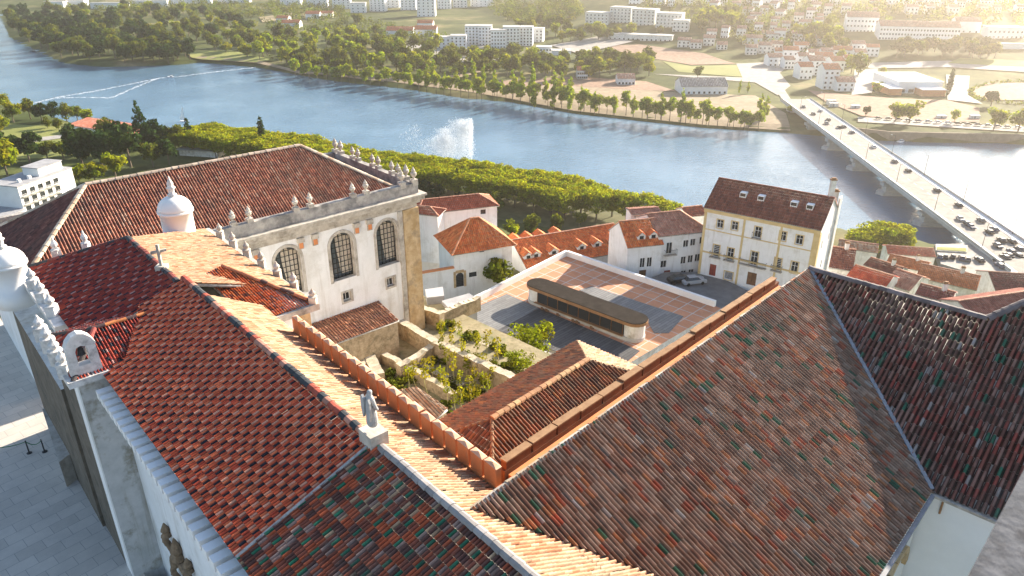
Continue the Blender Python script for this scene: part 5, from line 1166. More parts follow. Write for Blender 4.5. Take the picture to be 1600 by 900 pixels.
# ---- park on the left and trees round the houses
PARK = [('conifer',226,232,1.15,'tall dark conifer rising in front of the river left of the avenue'),('dark',205,262,1.35,'big dark park tree just left of the tall conifer'),('dark',160,262,1.5,'largest dark tree above the end of the library roof'),
 ('dark',130,262,1.2,'dark tree right behind the white apartment block'),('dark',250,240,1.2,'dark tree right of the tall conifer'),('broad',275,236,1.0,'green tree between the conifers and the pale pavilion'),('conifer',300,238,.9,'dark pointed tree at the start of the avenue'),
 ('broad',240,262,1.0,'bushy green tree above the middle of the library roof'),('dark',265,258,.9,'dark low tree above the library ridge'),('broad',322,236,.8,'green shrub tree beside the pale park pavilion'),('dark',352,240,.75,'dark round shrub tree above the library ridge right of the pavilion'),
 ('pale',150,288,.9,'yellow green tree at the top left corner of the library roof'),('pale',182,280,.95,'yellow tree right of the corner one above the library roof'),('pale',125,290,.7,'small yellow tree against the apartment block wall'),
 ('pale',8,172,1.1,'yellow tree at the far left edge above the park lawn'),('pale',22,192,1.2,'yellow tree in front of the far left one'),('broad',48,186,1.0,'green tree at the left end of the lawn hedge row'),('dark',66,190,1.05,'dark tree second along the lawn hedge row'),('dark',86,190,1.1,'dark tree third along the lawn hedge row'),
 ('broad',105,190,1.0,'green tree fourth along the lawn hedge row'),('broad',122,190,1.05,'green tree fifth along the lawn hedge row'),('pale',138,193,.9,'yellow tree at the right end of the lawn hedge row'),('dark',10,250,1.1,'dark tree left of the park lawn foot'),('pale',12,275,1.2,'big yellow green tree at the left edge beside the apartment block'),
 ('dark',48,258,1.15,'dark tree standing behind the apartment penthouse'),('broad',75,250,.8,'small green tree on the lawn behind the penthouse'),('broad',100,250,.8,'green tree right of the penthouse'),('broad',75,200,.6,'little bush tree on the upper lawn'),('broad',92,203,.6,'second little bush tree on the upper lawn'),('pale',5,215,.9,'yellow bush at the left edge of the lawn'),
 ('dark',118,236,1.0,'dark tree below the red roofed clubhouse'),('broad',170,222,.9,'green tree in front of the red clubhouse'),('broad',140,240,.9,'green tree between the clubhouse and the big dark tree'),('dark',190,240,1.1,'dark tree right of the clubhouse')]
for k, x, y, s, lab in PARK: tree(k, G(x, y), s*(1.05 if y < 205 else 1.3), lab)
tree('cypress', G(414,248), 1.6, 'single dark cypress standing among the plane trees', sz=1.15)
for i, (k, x, y, s, lab) in enumerate((('dark',662,306,.8,'dark tree beside the library corner above the red roof'),('dark',683,308,.75,'round dark tree behind the red roofs'),('cypress',715,305,1.2,'dark pointed tree behind the right end of the red roof'),('pale',800,366,.75,'pale green tree behind the orange pyramid roof'),('broad',832,362,.7,'green tree above the left end of the dormer row'),('broad',868,358,.7,'green tree above the middle of the dormer row'),('pale',905,348,.7,'yellow tree above the right end of the dormer row'),('broad',775,330,.8,'green tree at the foot of the avenue behind the white house'))):
    tree(k, G(x, y+6), s, lab)
p = P(833,548,ZF-4); tree('airy', (p[0],p[1],ZF-8), .85, 'leafy yellow green tree growing at the edge of the grey deck').scale.z = .8
p = P(812,580,ZF); tree('airy', (p[0],p[1],ZF-1.5), .42, 'small yellow green tree below the bigger one by the outbuilding roof')
p = P(780,442,57); tree('broad', (p[0],p[1],55.5), .5, 'pale shrub in front of the white wall beside the terrace corner')
# ivy on the library corner, reeds and undergrowth in the ruins
iv = leaves_mesh('ivy', [(*LB(.75, -1.3-.1*k, 0)[:2], 66+k*.75, .62-.012*k) for k in range(18)], 1800, .3, (.09,.11,.045), 'leaf_green')
io = bpy.data.objects.new('ivy', iv); COL.objects.link(io); tag(io, 'column of green ivy climbing the library corner', 'ivy')
def mk_stalk(i):
    r = random.Random(300+i); limbs = []; b = []
    x = y = 0
    for k in range(5):
        nx, ny = x+r.uniform(-.09,.09), y+r.uniform(-.09,.09); limbs.append(((x,y,k*.6),(nx,ny,(k+1)*.6),.035,.03)); x, y = nx, ny
        if k > 1: b.append((x, y, (k+1)*.6, .32+.1*r.random()))
    return leaves_mesh('leaves', b, 110, .17, (.12,.125,.05), 'leaf_plane'), trunk_mesh('stem', limbs, 'reed')
mottled('reed', (.35,.33,.12), (.45,.40,.18), 2., .9)
STALKS = [mk_stalk(i) for i in range(6)]
spx = [(690,552),(700,570),(706,545),(712,585),(718,600),(722,560),(730,575),(735,610),(742,592),(748,622),(755,600),(758,570),(764,612),(770,590),(676,585),(668,600),(690,600),(700,622),(712,632),(722,640),(735,630),(650,590),(640,598),(745,550),(720,528),(690,520),(760,545),(775,565)]
for i, (x, y) in enumerate(spx):
    q = P(x, y+12, ZF+.2); o = thing('young_plant', 'thin young plant with a bare yellow stem among the ruin walls', 'plant', (q[0],q[1],ZF-.05), 'slender plants growing in the ruins'); o.scale = (random.uniform(.9,1.3),)*2+(random.uniform(.7,1.25),); o.rotation_euler.z = random.uniform(0,6)
    a, b = STALKS[i % 6]
    for nm, me in (('leaves',a),('stem',b)): k = bpy.data.objects.new(nm, me); COL.objects.link(k); k.parent = o
ub = []
for x, y in [(x0+random.uniform(-14,14), y0+random.uniform(-8,8)) for x0, y0 in ((600,590),(615,600),(630,606),(640,590),(660,595),(690,560),(700,600),(730,560),(760,590),(740,620),(780,575),(700,510),(740,525),(780,545),(640,480),(690,640),(665,560),(800,575)) for _ in range(9)]:
    q = P(x, y, ZF+.2); ub.append((q[0], q[1], ZF+.1+random.random()*.35, random.uniform(.25,.6)))
um = leaves_mesh('undergrowth', ub, 9000, .22, (.10,.11,.045), 'leaf_green', var=.5); uo = bpy.data.objects.new('undergrowth', um); COL.objects.link(uo); kind(uo, 'stuff')
# ================================================================== river park on the near bank
def gs(px): return [G(x, y)[:2] for x, y in px]
sheet('park_lawn', gs(((-20,192),(105,200),(140,225),(112,245),(60,248),(-20,252))), 'field_lawn', .15, 10)
sheet('park_path', gs(((-20,222),(60,216),(108,210),(110,215),(60,222),(-20,229))), 'street_pale', .3, 8)
mottled('grove_floor', (.07,.08,.03), (.14,.13,.06), .2, .95)
sheet('avenue_ground', [(-150,392),(-50,330),(15,312),(60,284),(80,255),(40,262),(-10,285),(-70,300),(-140,350)], 'grove_floor', .12, 12)
c0, c1 = G(108,206), G(214,222)
cf = Frame(c0[:2], math.degrees(math.atan2(c1[0]-c0[0], c1[1]-c0[1]))); cL = math.dist(c0[:2], c1[:2]); cz = min(c0[2], c1[2])-1
cb = thing('clubhouse', 'long low riverside clubhouse with a red roof beyond the park trees', 'clubhouse', (*c0[:2], cz))
walls(cb, cf, 0, cL, -14, 0, cz, cz+5.2, {'R': [(4+i*5.2, cz+2, 1.6, 2, 'dark') for i in range(int(cL/5.2)-1)]})
k_ = dict(parent=cb, w=.7, l=1.4, prof=PROF3, h=.12)
roof('roof', [cf(-.5,-14.5,cz+6.6), cf(cL+.5,-14.5,cz+6.6), cf(cL+.5,.5,cz+5.0), cf(-.5,.5,cz+5.0)], simple_pal((5,(.50,.17,.10)),(3,(.58,.26,.18))), 'tiles_plain', **k_)
p = G(318,240); pv = thing('pavilion', 'pale flat roofed park pavilion half hidden by dark trees', 'pavilion', p)
m = MB(); m.prism([(p[0]-11,p[1]-4),(p[0]+11,p[1]-9),(p[0]+13,p[1]+1),(p[0]-9,p[1]+6)], p[2]-1, p[2]+3.2); m.build('wall', 'plaster_stained', pv); m = MB(); m.prism([(p[0]-12,p[1]-5),(p[0]+12,p[1]-10),(p[0]+14,p[1]+2),(p[0]-10,p[1]+7)], p[2]+3.201, p[2]+3.5); m.build('roof', 'concrete', pv)
# ================================================================== cars
def make_car(mat, dark=False):
    o = thing('car', 'car', 'car', (0,0,0)); m = MB(); L, W = 4.3, 1.78
    prof = [(-2.15,.32),(-2.15,.78),(-1.95,.92),(-1.1,.97),(1.0,.98),(1.9,.9),(2.13,.72),(2.15,.32)]
    n = len(prof); vs = [(-W/2, y, z) for y, z in prof]+[(W/2, y, z) for y, z in prof]
    m.add(vs, [[i, i+1, n+i+1, n+i] for i in range(n-1)]+[list(range(n))[::-1], list(range(n, 2*n)), [n-1,0,n,2*n-1]])
    m.add([(-.6,-1.15,1.42),(.6,-1.15,1.42),(.6,.45,1.44),(-.6,.45,1.44),(-.6,-1.15,1.46),(.6,-1.15,1.46),(.6,.45,1.48),(-.6,.45,1.48)], [[4,5,6,7],[0,1,5,4],[1,2,6,5],[2,3,7,6],[3,0,4,7],[3,2,1,0]])
    m.build('body', mat, o)
    g = MB(); b0 = [(-.84,-1.75,.965),(.84,-1.75,.965),(.84,1.05,.98),(-.84,1.05,.98)]; t0 = [(-.6,-1.15,1.418),(.6,-1.15,1.418),(.6,.45,1.438),(-.6,.45,1.438)]
    g.add(b0+t0, [[0,1,5,4],[1,2,6,5],[2,3,7,6],[3,0,4,7]]); g.build('windows', 'glass', o)
    for x in (-.8,.8):
        for y in (-1.35,1.35):
            w_ = MB(); w_.tube((x-.1,y,.31),(x+.1,y,.31),.31,.31,10); w_.build('wheel', 'tyre', o)
    for x in (-.6,.6):
        h = MB(); h.prism([(x-.2,2.12),(x+.2,2.12),(x+.2,2.16),(x-.2,2.16)], .62, .76); h.build('headlight', 'white_metal', o)
    return o
CARS = {}
def car(p, az, colr, label, group):
    k = 'car_'+colr
    if k not in CARS: CARS[k] = make_car(k); o = CARS[k]
    else: o = copy_tree(CARS[k])
    o.location = p; o.rotation_euler = (0,0,-math.radians(az)); o.name = 'parked_car' if 'parked' in label else 'car'
    tag(o, label, 'car', group); return o
# ================================================================== bridge
BL = [P(1228,158,9), P(1330,235,9), P(1430,310,9), P(1560,412,9)]
bx = lambda y: float(np.interp(y, [238, 505], [166.5, 184.5]))     # downstream kerb
br = thing('bridge', 'long concrete road bridge on broad piers crossing the river with cars on it', 'bridge', (175,370,0))
BW = 20.; Y0, Y1 = 232., 512.
baz = math.degrees(math.atan2(bx(512)-bx(232), 280)); BF = Frame((bx(Y0), Y0), baz); BLn = (Y1-Y0)/math.cos(math.radians(baz))
m = MB(); m.boxf(BF, -6, BLn+6, 0, BW, 7.2, 8.6, 0, 1); m.boxf(BF, 0, BLn, 2.2, 4.6, 5.6, 7.199); m.boxf(BF, 0, BLn, BW-4.6, BW-2.2, 5.6, 7.199); m.build('deck', ['concrete','street_pale'], br)
m = MB(); m.boxf(BF, -6, BLn+6, 2.6, BW-2.6, 8.601, 8.63); m.build('roadway', 'bridge_road' if 'bridge_road' in MAT else 'concrete', br)
for b0, b1 in ((0,2.55),(BW-2.55,BW)):
    m = MB(); m.boxf(BF, -6, BLn+6, b0, b1, 8.602, 8.76); m.build('pavement', 'plaster_new', br)
for b0 in (.0, BW-.22):
    m = MB(); m.boxf(BF, -6, BLn+6, b0, b0+.22, 8.761, 9.7); m.build('parapet', 'trim_pale' if 'trim_pale' in MAT else 'plaster_new', br)
for i in range(7):
    a_ = 22+i*41
    if a_ > BLn-10: break
    m = MB(); m.boxf(BF, a_-2.2, a_+2.2, 1.8, BW-1.8, -3, 5.599); pts = [BF(a_-3.4,1,0)[:2], BF(a_+3.4,1,0)[:2], BF(a_+3.4,BW-1,0)[:2], BF(a_,BW+2,0)[:2], BF(a_-3.4,BW-1,0)[:2], BF(a_,-2,0)[:2]]
    m.prism([BF(a_-3.2,.6,0)[:2], BF(a_,-1.6,0)[:2], BF(a_+3.2,.6,0)[:2], BF(a_+3.2,BW-.6,0)[:2], BF(a_,BW+1.6,0)[:2], BF(a_-3.2,BW-.6,0)[:2]], -3, 1.6)
    vs = [BF(a_-2.2,.4,0), BF(a_+2.2,.4,0), BF(a_+2.2,BW-.4,0), BF(a_-2.2,BW-.4,0)]; m.prism([v[:2] for v in vs], 4.2, 5.58); m.build('pier', 'concrete', br)
m = MB()
for i in range(int(BLn/7)): m.boxf(BF, i*7, i*7+3, BW/2-.08, BW/2+.08, 8.631, 8.636)
m.build('lane_marking', 'paint_mark', br)
def lamp(p, az, label, group, h=9.5):
    o = thing('street_lamp', label, 'street lamp', p, group); d = D(az); m = MB(); m.tube(p, (p[0],p[1],p[2]+h), .12, .07, 7); m.build('pole', 'metal_dark', o)
    m = MB(); m.tube((p[0],p[1],p[2]+h), (p[0]+d[0]*1.8,p[1]+d[1]*1.8,p[2]+h+.4), .06, .05, 6); m.build('arm', 'metal_dark', o)
    m = MB(); m.bar((p[0]+d[0]*1.6,p[1]+d[1]*1.6,p[2]+h+.42), (p[0]+d[0]*2.5,p[1]+d[1]*2.5,p[2]+h+.5), .3, .14); m.build('lamp_head', 'white_metal', o); return o
for i in range(7):
    a_ = 14+i*38
    if a_ < BLn:
        lamp(BF(a_, .5, 8.76), baz+90, 'street lamp on the upstream pavement of the bridge, %s from the near bank' % nth(i+1), 'lamps along the bridge'); lamp(BF(a_+16, BW-.5, 8.76), baz-90, 'street lamp on the downstream pavement of the bridge, %s from the near bank' % nth(i+1), 'lamps along the bridge')
bc = [(1308,198,'black'),(1294,192,'grey'),(1290,186,'black'),(1344,206,'blue'),(1316,197,'grey'),(1419,266,'black'),(1424,252,'grey'),(1470,297,'black'),(1497,320,'black'),(1509,342,'silver'),(1520,350,'black'),(1524,354,'blue'),(1532,344,'grey'),(1545,362,'black'),(1552,358,'blue'),(1558,375,'black'),(1580,377,'black'),(1564,384,'grey'),(1270,177,'black'),(1253,166,'grey'),(1282,172,'white'),(1375,229,'white')]
bc.sort(key=lambda c: -c[1])
for i, (x, y, cl_) in enumerate(bc):
    p = P(x, y+2, 8.64); q = (p[0]-BF.o[0], p[1]-BF.o[1]); a_ = q[0]*BF.A[0]+q[1]*BF.A[1]; b_ = q[0]*BF.B[0]+q[1]*BF.B[1]
    lane = 4.6 if b_ < 6.2 else (7.6 if b_ < BW/2 else (11.8 if b_ < 12.5 else 15.)); p = BF(max(a_,2), lane, 8.64)
    car(p, baz+(0 if lane > BW/2 else 180), cl_, '%s car on the bridge, %s from the near end' % (dict(black='black',grey='dark grey',blue='dark blue',silver='silver',white='white')[cl_], nth(i+1)), 'cars on the bridge')
# square at the near bridgehead
sq = MB(); sq.prism([P(x,y,8.2)[:2] for x,y in ((1460,382),(1560,378),(1640,390),(1680,470),(1560,440),(1470,412))], 3, 8.2); kind(sq.build('square', 'street_pale'), 'structure')
sc_ = [(1468,400,'blue'),(1477,400,'black'),(1489,400,'black'),(1502,402,'blue'),(1511,404,'grey'),(1530,405,'black'),(1560,408,'grey'),(1570,401,'black'),(1580,392,'blue'),(1575,398,'black'),(1562,414,'blue'),(1592,388,'grey'),(1590,398,'black')]
sc_.sort()
for i, (x, y, cl_) in enumerate(sc_):
    car(P(x,y+3,8.2), 30+random.uniform(-12,12) if x < 1515 else baz+random.uniform(-8,8), cl_, '%s car on the square at the near bridgehead, %s from the left' % (dict(black='black',grey='dark grey',blue='dark blue')[cl_], nth(i+1)), 'cars on the riverside square')
qb = thing('quay_building', 'low pale quay building with a grassy strip in front of the parked cars', 'low building', P(1500,392,5)); m = MB(); m.prism([P(x,y,8.6)[:2] for x,y in ((1462,381),(1512,383),(1511,394),(1462,391))], 3, 8.6); m.build('flat_roof', 'stone_pale', qb)
m = MB(); m.prism([P(x,y,8.66)[:2] for x,y in ((1464,386),(1510,388),(1510,393),(1464,390))], 8.601, 8.72); m.build('roof_garden', 'field_green', qb)
hh = h4[1]; c_ = P(1083,443,55.02); car(c_, 75, 'silver', 'silver car parked in front of the wide white house', 'cars in the street'); c_ = P(1062,441,55.02); car(c_, 75, 'black', 'black car parked left of the silver one below the white house', 'cars in the street')
# ================================================================== river things
def strip(name, px, w, mat, z=.03, label=None, cat=None):
    m = MB(); pts = [Vector(P(x,y,z)) for x, y in px]; L, R = [], []
    for i, p in enumerate(pts):
        d = (pts[min(i+1,len(pts)-1)]-pts[max(i-1,0)]).normalized(); n = Vector((-d.y,d.x,0)); ww = w*(.5+.7*random.random()); L.append(p+n*ww); R.append(p-n*ww)
    m.add([tuple(v) for v in L+R], [[i, i+1, len(L)+i+1, len(L)+i] for i in range(len(L)-1)]); o = m.build(name, mat)
    return o
def interp_px(px, n=8):
    out = []
    for a, b in zip(px[:-1], px[1:]): out += [(a[0]+(b[0]-a[0])*i/n, a[1]+(b[1]-a[1])*i/n+random.uniform(-.25,.25)) for i in range(n)]
    return out+[px[-1]]
mf, nt, b = newmat('wake'); b.inputs['Roughness'].default_value = .6
L_(nt, mix(nt, (.7,.75,.8), (.85,.87,.9), noise(nt, .2, 3, .6, pos(nt))), b.inputs['Base Color']); L_(nt, ramp(nt, [(.36, (.0,)*3), (.66, (.7,)*3)], noise(nt, .35, 5, .7, pos(nt))), b.inputs['Alpha'])
kind(strip('water_foam', interp_px(((46,163),(90,152),(150,142),(220,128),(250,122),(275,120),(330,113),(410,104))), 2.0, 'wake'), 'structure')
kind(strip('water_foam', interp_px(((90,153),(130,152),(172,153),(178,151),(210,137),(245,123))), 1.6, 'wake', .036), 'structure')
def boat(p, az, label, l=6., mat='white_metal'):
    o = thing('boat', label, 'boat', p); f = Frame(p, az); m = MB(); top = [f(-l/2,-1,0), f(-l/2,1,0), f(l*.2,1.05,0), f(l/2,0,0), f(l*.2,-1.05,0)]
    m.prism([((q[0]-p[0])*.8+p[0],(q[1]-p[1])*.8+p[1]) for q in top], -.2, .35); m.prism([q[:2] for q in top], .351, .75); m.build('hull', mat, o)
    m = MB(); m.boxf(f, -l*.15, l*.15, -.6, .6, .751, 1.5); m.build('cabin', 'glass_pale', o)
    m = MB(); m.boxf(f, -l*.18, l*.17, -.65, .65, 1.501, 1.58); m.build('cabin_roof', mat, o); return o
p = P(268,121,0); boat(p, 110, 'small white motor boat leaving a long foam wake', 7.5)
p = P(52,81,0); boat(p, 100, 'tiny dark boat alone near the wooded bank', 7., 'metal_dark')
p = P(1408,222,0); boat(p, 60, 'small pale boat moored below the embankment wall by the bridge', 6.)
p = P(289,190,0); sa = thing('sail_boat', 'small boat with a white sail above the avenue trees', 'sailing boat', p)
f = Frame(p, 80); m = MB(); m.prism([f(-3,-.8,0)[:2], f(-3,.8,0)[:2], f(1,.8,0)[:2], f(3,0,0)[:2], f(1,-.8,0)[:2]], -.1, .6); m.build('hull', 'white_metal', sa); m = MB(); m.tube((p[0],p[1],.5), (p[0],p[1],10), .07, .05, 6); m.build('mast', 'metal_dark', sa)
m = MB(); m.add([f(-.1,0,1.4), f(-3,.25,1.5), f(-.1,0,9.7), f(-.1,.04,1.4), f(-3,.29,1.5), f(-.1,.04,9.7)], [[0,1,2],[5,4,3],[0,2,5,3],[1,4,5,2],[0,3,4,1]]); m.build('sail', 'paint_mark', sa)
# fountain
m_, nt, b = newmat('spray'); b.inputs['Base Color'].default_value = (.92,.94,.96,1); b.inputs['Roughness'].default_value = .6; b.inputs['Alpha'].default_value = .8
L_(nt, mix(nt, (.90,.92,.94), (.96,.97,.98), noise(nt, .3, 2, .5, pos(nt))), b.inputs['Base Color'])
fb = P(705,252,0); ft = thing('fountain', 'tall white water jet blowing into a sheet of spray on the river', 'fountain', (fb[0],fb[1],0))
V, Fc = [], []
def drop(x, y, z, s):
    n = len(V); d = RNG.normal(size=(3,3)); d /= np.linalg.norm(d, axis=1)[:,None]
    for k in range(3): V.append((x+d[k][0]*s, y+d[k][1]*s, z+d[k][2]*s))
    Fc.append((n, n+1, n+2))
def jet(pxx, top, w, n, drift):
    b_ = P(pxx, 250, 0)
    hmax = top
    for i in range(int(n*1.7)):
        t = random.random()**.75; h = hmax*(1-(1-t)**2)*random.uniform(.75,1.0) if random.random() < .35 else hmax*random.random()**.8
        fall = random.random(); dx = -drift*fall*(1-.3*h/hmax)*random.random()**1.3
        drop(b_[0]+dx+random.gauss(0,w)*(1-h/hmax*.6), b_[1]+random.gauss(0,2.2), max(.1, h+random.gauss(0,.5)), random.uniform(.1,.36))
jet(738, 22, .9, 9000, 19); jet(726, 21, 1.5, 5000, 14); jet(700, 17, 3.4, 5000, 9); jet(655, 19, 3., 500, 9); jet(640, 15, 4, 200, 5); jet(695, 12, 8., 5500, 8)
me = bpy.data.meshes.new('water_jet'); me.from_pydata([(v[0]-fb[0], v[1]-fb[1], v[2]) for v in V], [], Fc); me.materials.append(MAT['spray']); me.update()
o = bpy.data.objects.new('water_jet', me); COL.objects.link(o); o.parent = ft
m = MB(); m.lathe((fb[0],fb[1],-.3), [(2.2,0),(2.2,.5),(1.2,.7),(.4,1.1)], 14); m.build('nozzle_raft', 'concrete', ft)
# ================================================================== far bank grounds
far_sheets = [('sand_bank', ((560,122),(640,132),(800,156),(900,174),(1000,186),(1100,196),(1185,203),(1235,205),(1228,178),(1180,150),(1060,145),(960,138),(880,128),(800,138),(700,122),(620,118)), 'sand'),
 ('dirt_field', ((760,128),(900,120),(1010,128),(1060,144),(960,139),(880,134),(800,136)), 'earth_red'),
 ('grass_field', ((1035,96),(1080,104),(1110,103),(1150,102),(1175,115),(1160,121),(1060,113)), 'field_lawn'),
 ('dry_field', ((930,72),(1000,70),(1100,84),(1150,100),(1080,102),(1020,92)), 'earth_red'),
 ('paved_square', ((1150,100),(1205,97),(1235,135),(1215,150),(1180,130),(1060,120),(1020,116),(1160,122)), 'street_pale'),
 ('road', ((1222,156),(1238,160),(1212,120),(1232,104),(1275,84),(1262,82),(1218,100),(1196,120)), 'street_pale'),
 ('parking_lot', ((1335,110),(1372,108),(1362,146),(1330,150)), 'street_pale'),
 ('building_site', ((1262,142),(1330,150),(1400,155),(1480,158),(1530,170),(1530,192),(1480,192),(1400,188),(1345,182),(1290,160)), 'earth_red'),
 ('quay_road', ((1340,192),(1600,208),(1660,214),(1660,206),(1600,200),(1340,184)), 'street_pale'),
 ('road', ((1330,100),(1480,96),(1640,106),(1640,116),(1480,106),(1360,108)), 'street_pale'),
 ('running_track', ((1518,140),(1540,131),(1660,128),(1660,158),(1545,158),(1520,150)), 'earth_red'),
 ('grass_field', ((1480,100),(1640,108),(1640,98),(1500,92)), 'field_green'),
 ('paved_yard', ((1478,118),(1515,120),(1512,150),(1535,164),(1480,158)), 'street_pale'),
 ('dry_field', ((405,28),(480,18),(480,26),(410,36)), 'field_dry'),
 ('pale_yard', ((610,70),(760,72),(800,95),(700,100)), 'street_pale'),
 ('pale_yard', ((860,72),(935,58),(990,66),(900,84)), 'street_pale'),
 ('river_path', ((300,92),(400,100),(470,118),(600,130),(600,127),(470,113),(400,95),(300,88)), 'sand'),
 ('grass_field', ((290,84),(360,80),(430,96),(400,99),(300,92)), 'field_green'),
 ('pale_path', ((640,132),(720,118),(780,104),(784,106),(724,122),(660,136)), 'sand')]
for k, (nm, px, mt) in enumerate(far_sheets): sheet(nm, gs(px), mt, .22+.05*k, 16)
# embankment wall and railings, parked cars
ew = thing('embankment_wall', 'long brown stone embankment wall along the far bank right of the bridge', 'wall', (224,436,0))
pts = [(206,447),(224,436.3),(300,429.3),(420,410.3),(560,368)]; m = MB()
for a, b in zip(pts[:-1], pts[1:]):
    d = Vector((b[0]-a[0], b[1]-a[1])).normalized(); n = Vector((-d.y, d.x)); m.prism([a, b, (b[0]+n.x*1.2,b[1]+n.y*1.2), (a[0]+n.x*1.2,a[1]+n.y*1.2)], -2, 5.4)
m.build('masonry', 'wall_brown' if 'wall_brown' in MAT else 'rubble', ew)
cc_ = ['black','silver','grey','white','blue','black','white','silver']
for i in range(16):
    x = 1372+i*15.5; y = 188+i*1.05
    g = G(x, y); car((g[0],g[1],g[2]+.95), 98, cc_[(i*5) % 8], '%s car parked along the far embankment, %s from the bridge' % (dict(black='black',grey='dark grey',blue='dark blue',silver='silver',white='white')[cc_[(i*5) % 8]], nth(i+1)), 'cars parked on the embankment road')
# ================================================================== far buildings
FARN = {}
def zone_label(desc, zone):
    FARN[zone] = FARN.get(zone, 0)+1; return '%s, %s from the left %s' % (desc, nth(FARN[zone]), zone)
def far_block(x0, x1, yb, h, depth, desc, zone, wall='plaster_new', top='flat', pal=None, nw=0, floors=0, az_off=0., group=None, name='house', cat='house', roofmat='roof_flat_grey', lift=0, win=(1.5,1.6)):
    """a building whose foot spans x0..x1 at row yb of the photo, standing on the ground there"""
    a, b = G(x0, yb), G(x1, yb if az_off == 0 else yb+az_off); zb = min(a[2], b[2])-1.0+lift
    az = math.degrees(math.atan2(b[0]-a[0], b[1]-a[1])); L = math.dist(a[:2], b[:2]); fr = Frame(a[:2], az); lab = zone_label(desc, zone) if zone else desc
    o = thing(name, lab, cat, (*fr(L/2,-depth/2,0)[:2], zb), group)
    z1 = zb+1+h; hs = []
    for f in range(floors):
        for i in range(nw): hs.append(((i+.5)*L/nw, zb+1.6+f*(h-.6)/floors, win[0], win[1], 'far'))
    m = MB(); m.boxf(fr, 0, L, -depth, 0, zb-3, z1); m.build('wall', wall, o)
    for u, z, w_, h_, st in hs:
        key = ('far', w_, h_)
        if key not in WINCACHE:
            f_ = MB(); f_.prism([(-w_/2,-.06),(w_/2,-.06),(w_/2,0),(-w_/2,0)], 0, h_); WINCACHE[key] = f_.build('window', 'glass'); wo_ = WINCACHE[key]
        else: wo_ = copy_tree(WINCACHE[key])
        q = fr(u, .01, z); wo_.parent = o; L0 = o['_L']; wo_.location = (q[0]-L0[0], q[1]-L0[1], z-L0[2]); wo_.rotation_euler = (0,0,math.atan2(fr.A[1], fr.A[0]))
    if top == 'flat':
        m = MB(); m.boxf(fr, -.3, L+.3, -depth-.3, .3, z1+.001, z1+.5, 0); m.build('flat_roof', roofmat, o)
    else:
        k = dict(parent=o, w=1.2, l=2., prof=PROF3, h=.2); r = depth*.5*.42; pal = pal or ORANGE
        R = roof('roof', [fr(-.4,.4,z1-.1), fr(L+.4,.4,z1-.1), fr(L+.4,-depth/2,z1+r), fr(-.4,-depth/2,z1+r)], pal, 'tiles_plain', **k); roof('roof', [fr(-.4,-depth-.4,z1-.1), fr(L+.4,-depth-.4,z1-.1), fr(L+.4,-depth/2,z1+r), fr(-.4,-depth/2,z1+r)], pal, 'tiles_plain', **k)
        m = MB(); m.poly(fr(0,0,z1), fr(0,-depth,z1), fr(0,-depth/2,z1+r-.1)); m.poly(fr(L,0,z1), fr(L,-depth,z1), fr(L,-depth/2,z1+r-.1)); m.build('gable_wall', wall, o)
    return o
SALMON = simple_pal((5,(.46,.24,.16)),(3,(.52,.3,.22)),(2,(.4,.18,.12)))
ORF = simple_pal((5,(.56,.19,.08)),(3,(.50,.16,.07)))
WB = dict(wall='plaster_new', roofmat='concrete')
# white apartment group in the centre
for x0, x1, yb, h, d, nw, fl in sorted(((676,704,76,11,14,4,3),(704,729,77,13,14,4,4),(727,748,70,19,15,4,6),(748,768,72,20,15,4,6),(767,790,76,18,14,5,5),(786,812,74,20,16,5,6),(812,832,72,19,15,4,6),(830,848,66,14,14,3,4)), key=lambda q: q[0]+q[1]):
    far_block(x0, x1, yb, h, d, 'white flat roofed apartment block', 'in the central white estate', nw=nw, floors=fl, name='apartment_block', cat='apartment block', group='white apartment blocks of the estate', **WB)
for x0, x1, yb, h, d, nw, fl in sorted(((520,548,14,16,14,4,4),(548,572,20,14,14,3,3),(578,602,18,18,16,4,5),(604,624,12,20,14,3,5),(626,650,16,24,16,4,6),(652,680,26,26,18,4,6),(684,704,14,22,16,4,5),(708,730,12,20,16,4,5),(735,762,10,16,14,4,4),(480,512,12,12,14,4,3),(438,470,8,12,14,4,3)), key=lambda q: q[0]+q[1]):
    far_block(x0, x1, yb, h, d, 'pale apartment block', 'in the row along the top edge', nw=nw, floors=fl, name='apartment_block', cat='apartment block', group='pale blocks along the top edge', **WB)
for x0, x1, yb, d in sorted(((70,100,12,16),(104,132,10,16),(142,200,14,10),(205,262,10,10),(268,330,6,10),(340,390,4,12)), key=lambda q: q[0]+q[1]):
    far_block(x0, x1, yb, 9, d, 'long pale industrial shed', 'beyond the wooded peninsula', name='shed', cat='shed', nw=6, floors=1, group='sheds beyond the woods', **WB)
for x0, x1, yb, h, d in sorted(((604,645,58,7,18),(648,682,56,7,18),(652,676,44,6,16),(440,468,44,6,16),(478,500,30,7,16),(500,520,28,6,14),(432,450,36,6,14)), key=lambda q: q[0]+q[1]):
    far_block(x0, x1, yb, h, d, 'low orange roofed building', 'left of the white estate', top='gable', pal=ORF, nw=5, floors=1, name='workshop', cat='building', group='low orange roofed buildings')
for x0, x1, yb, h, d, pal in sorted(((838,862,86,7,14,None),(862,892,90,6,14,None),(900,925,96,6,12,SALMON),(965,992,133,5,14,SALMON),(902,918,124,7,12,ORF)), key=lambda q: q[0]+q[1]):
    far_block(x0, x1, yb, h, d, 'low pale building', 'between the estate and the sports ground', top='flat' if pal is None else 'gable', pal=pal, nw=5, floors=2 if h > 6 else 1, name='workshop', cat='building', group='low buildings by the sports ground', roofmat='concrete', wall='plaster')
far_block(1064, 1136, 148, 6, 22, 'long open sided pavilion with a grey roof behind the poplar row', None, top='gable', pal=simple_pal((5,(.36,.33,.30)),(3,(.42,.39,.36))), nw=9, floors=1, name='pavilion', cat='pavilion')
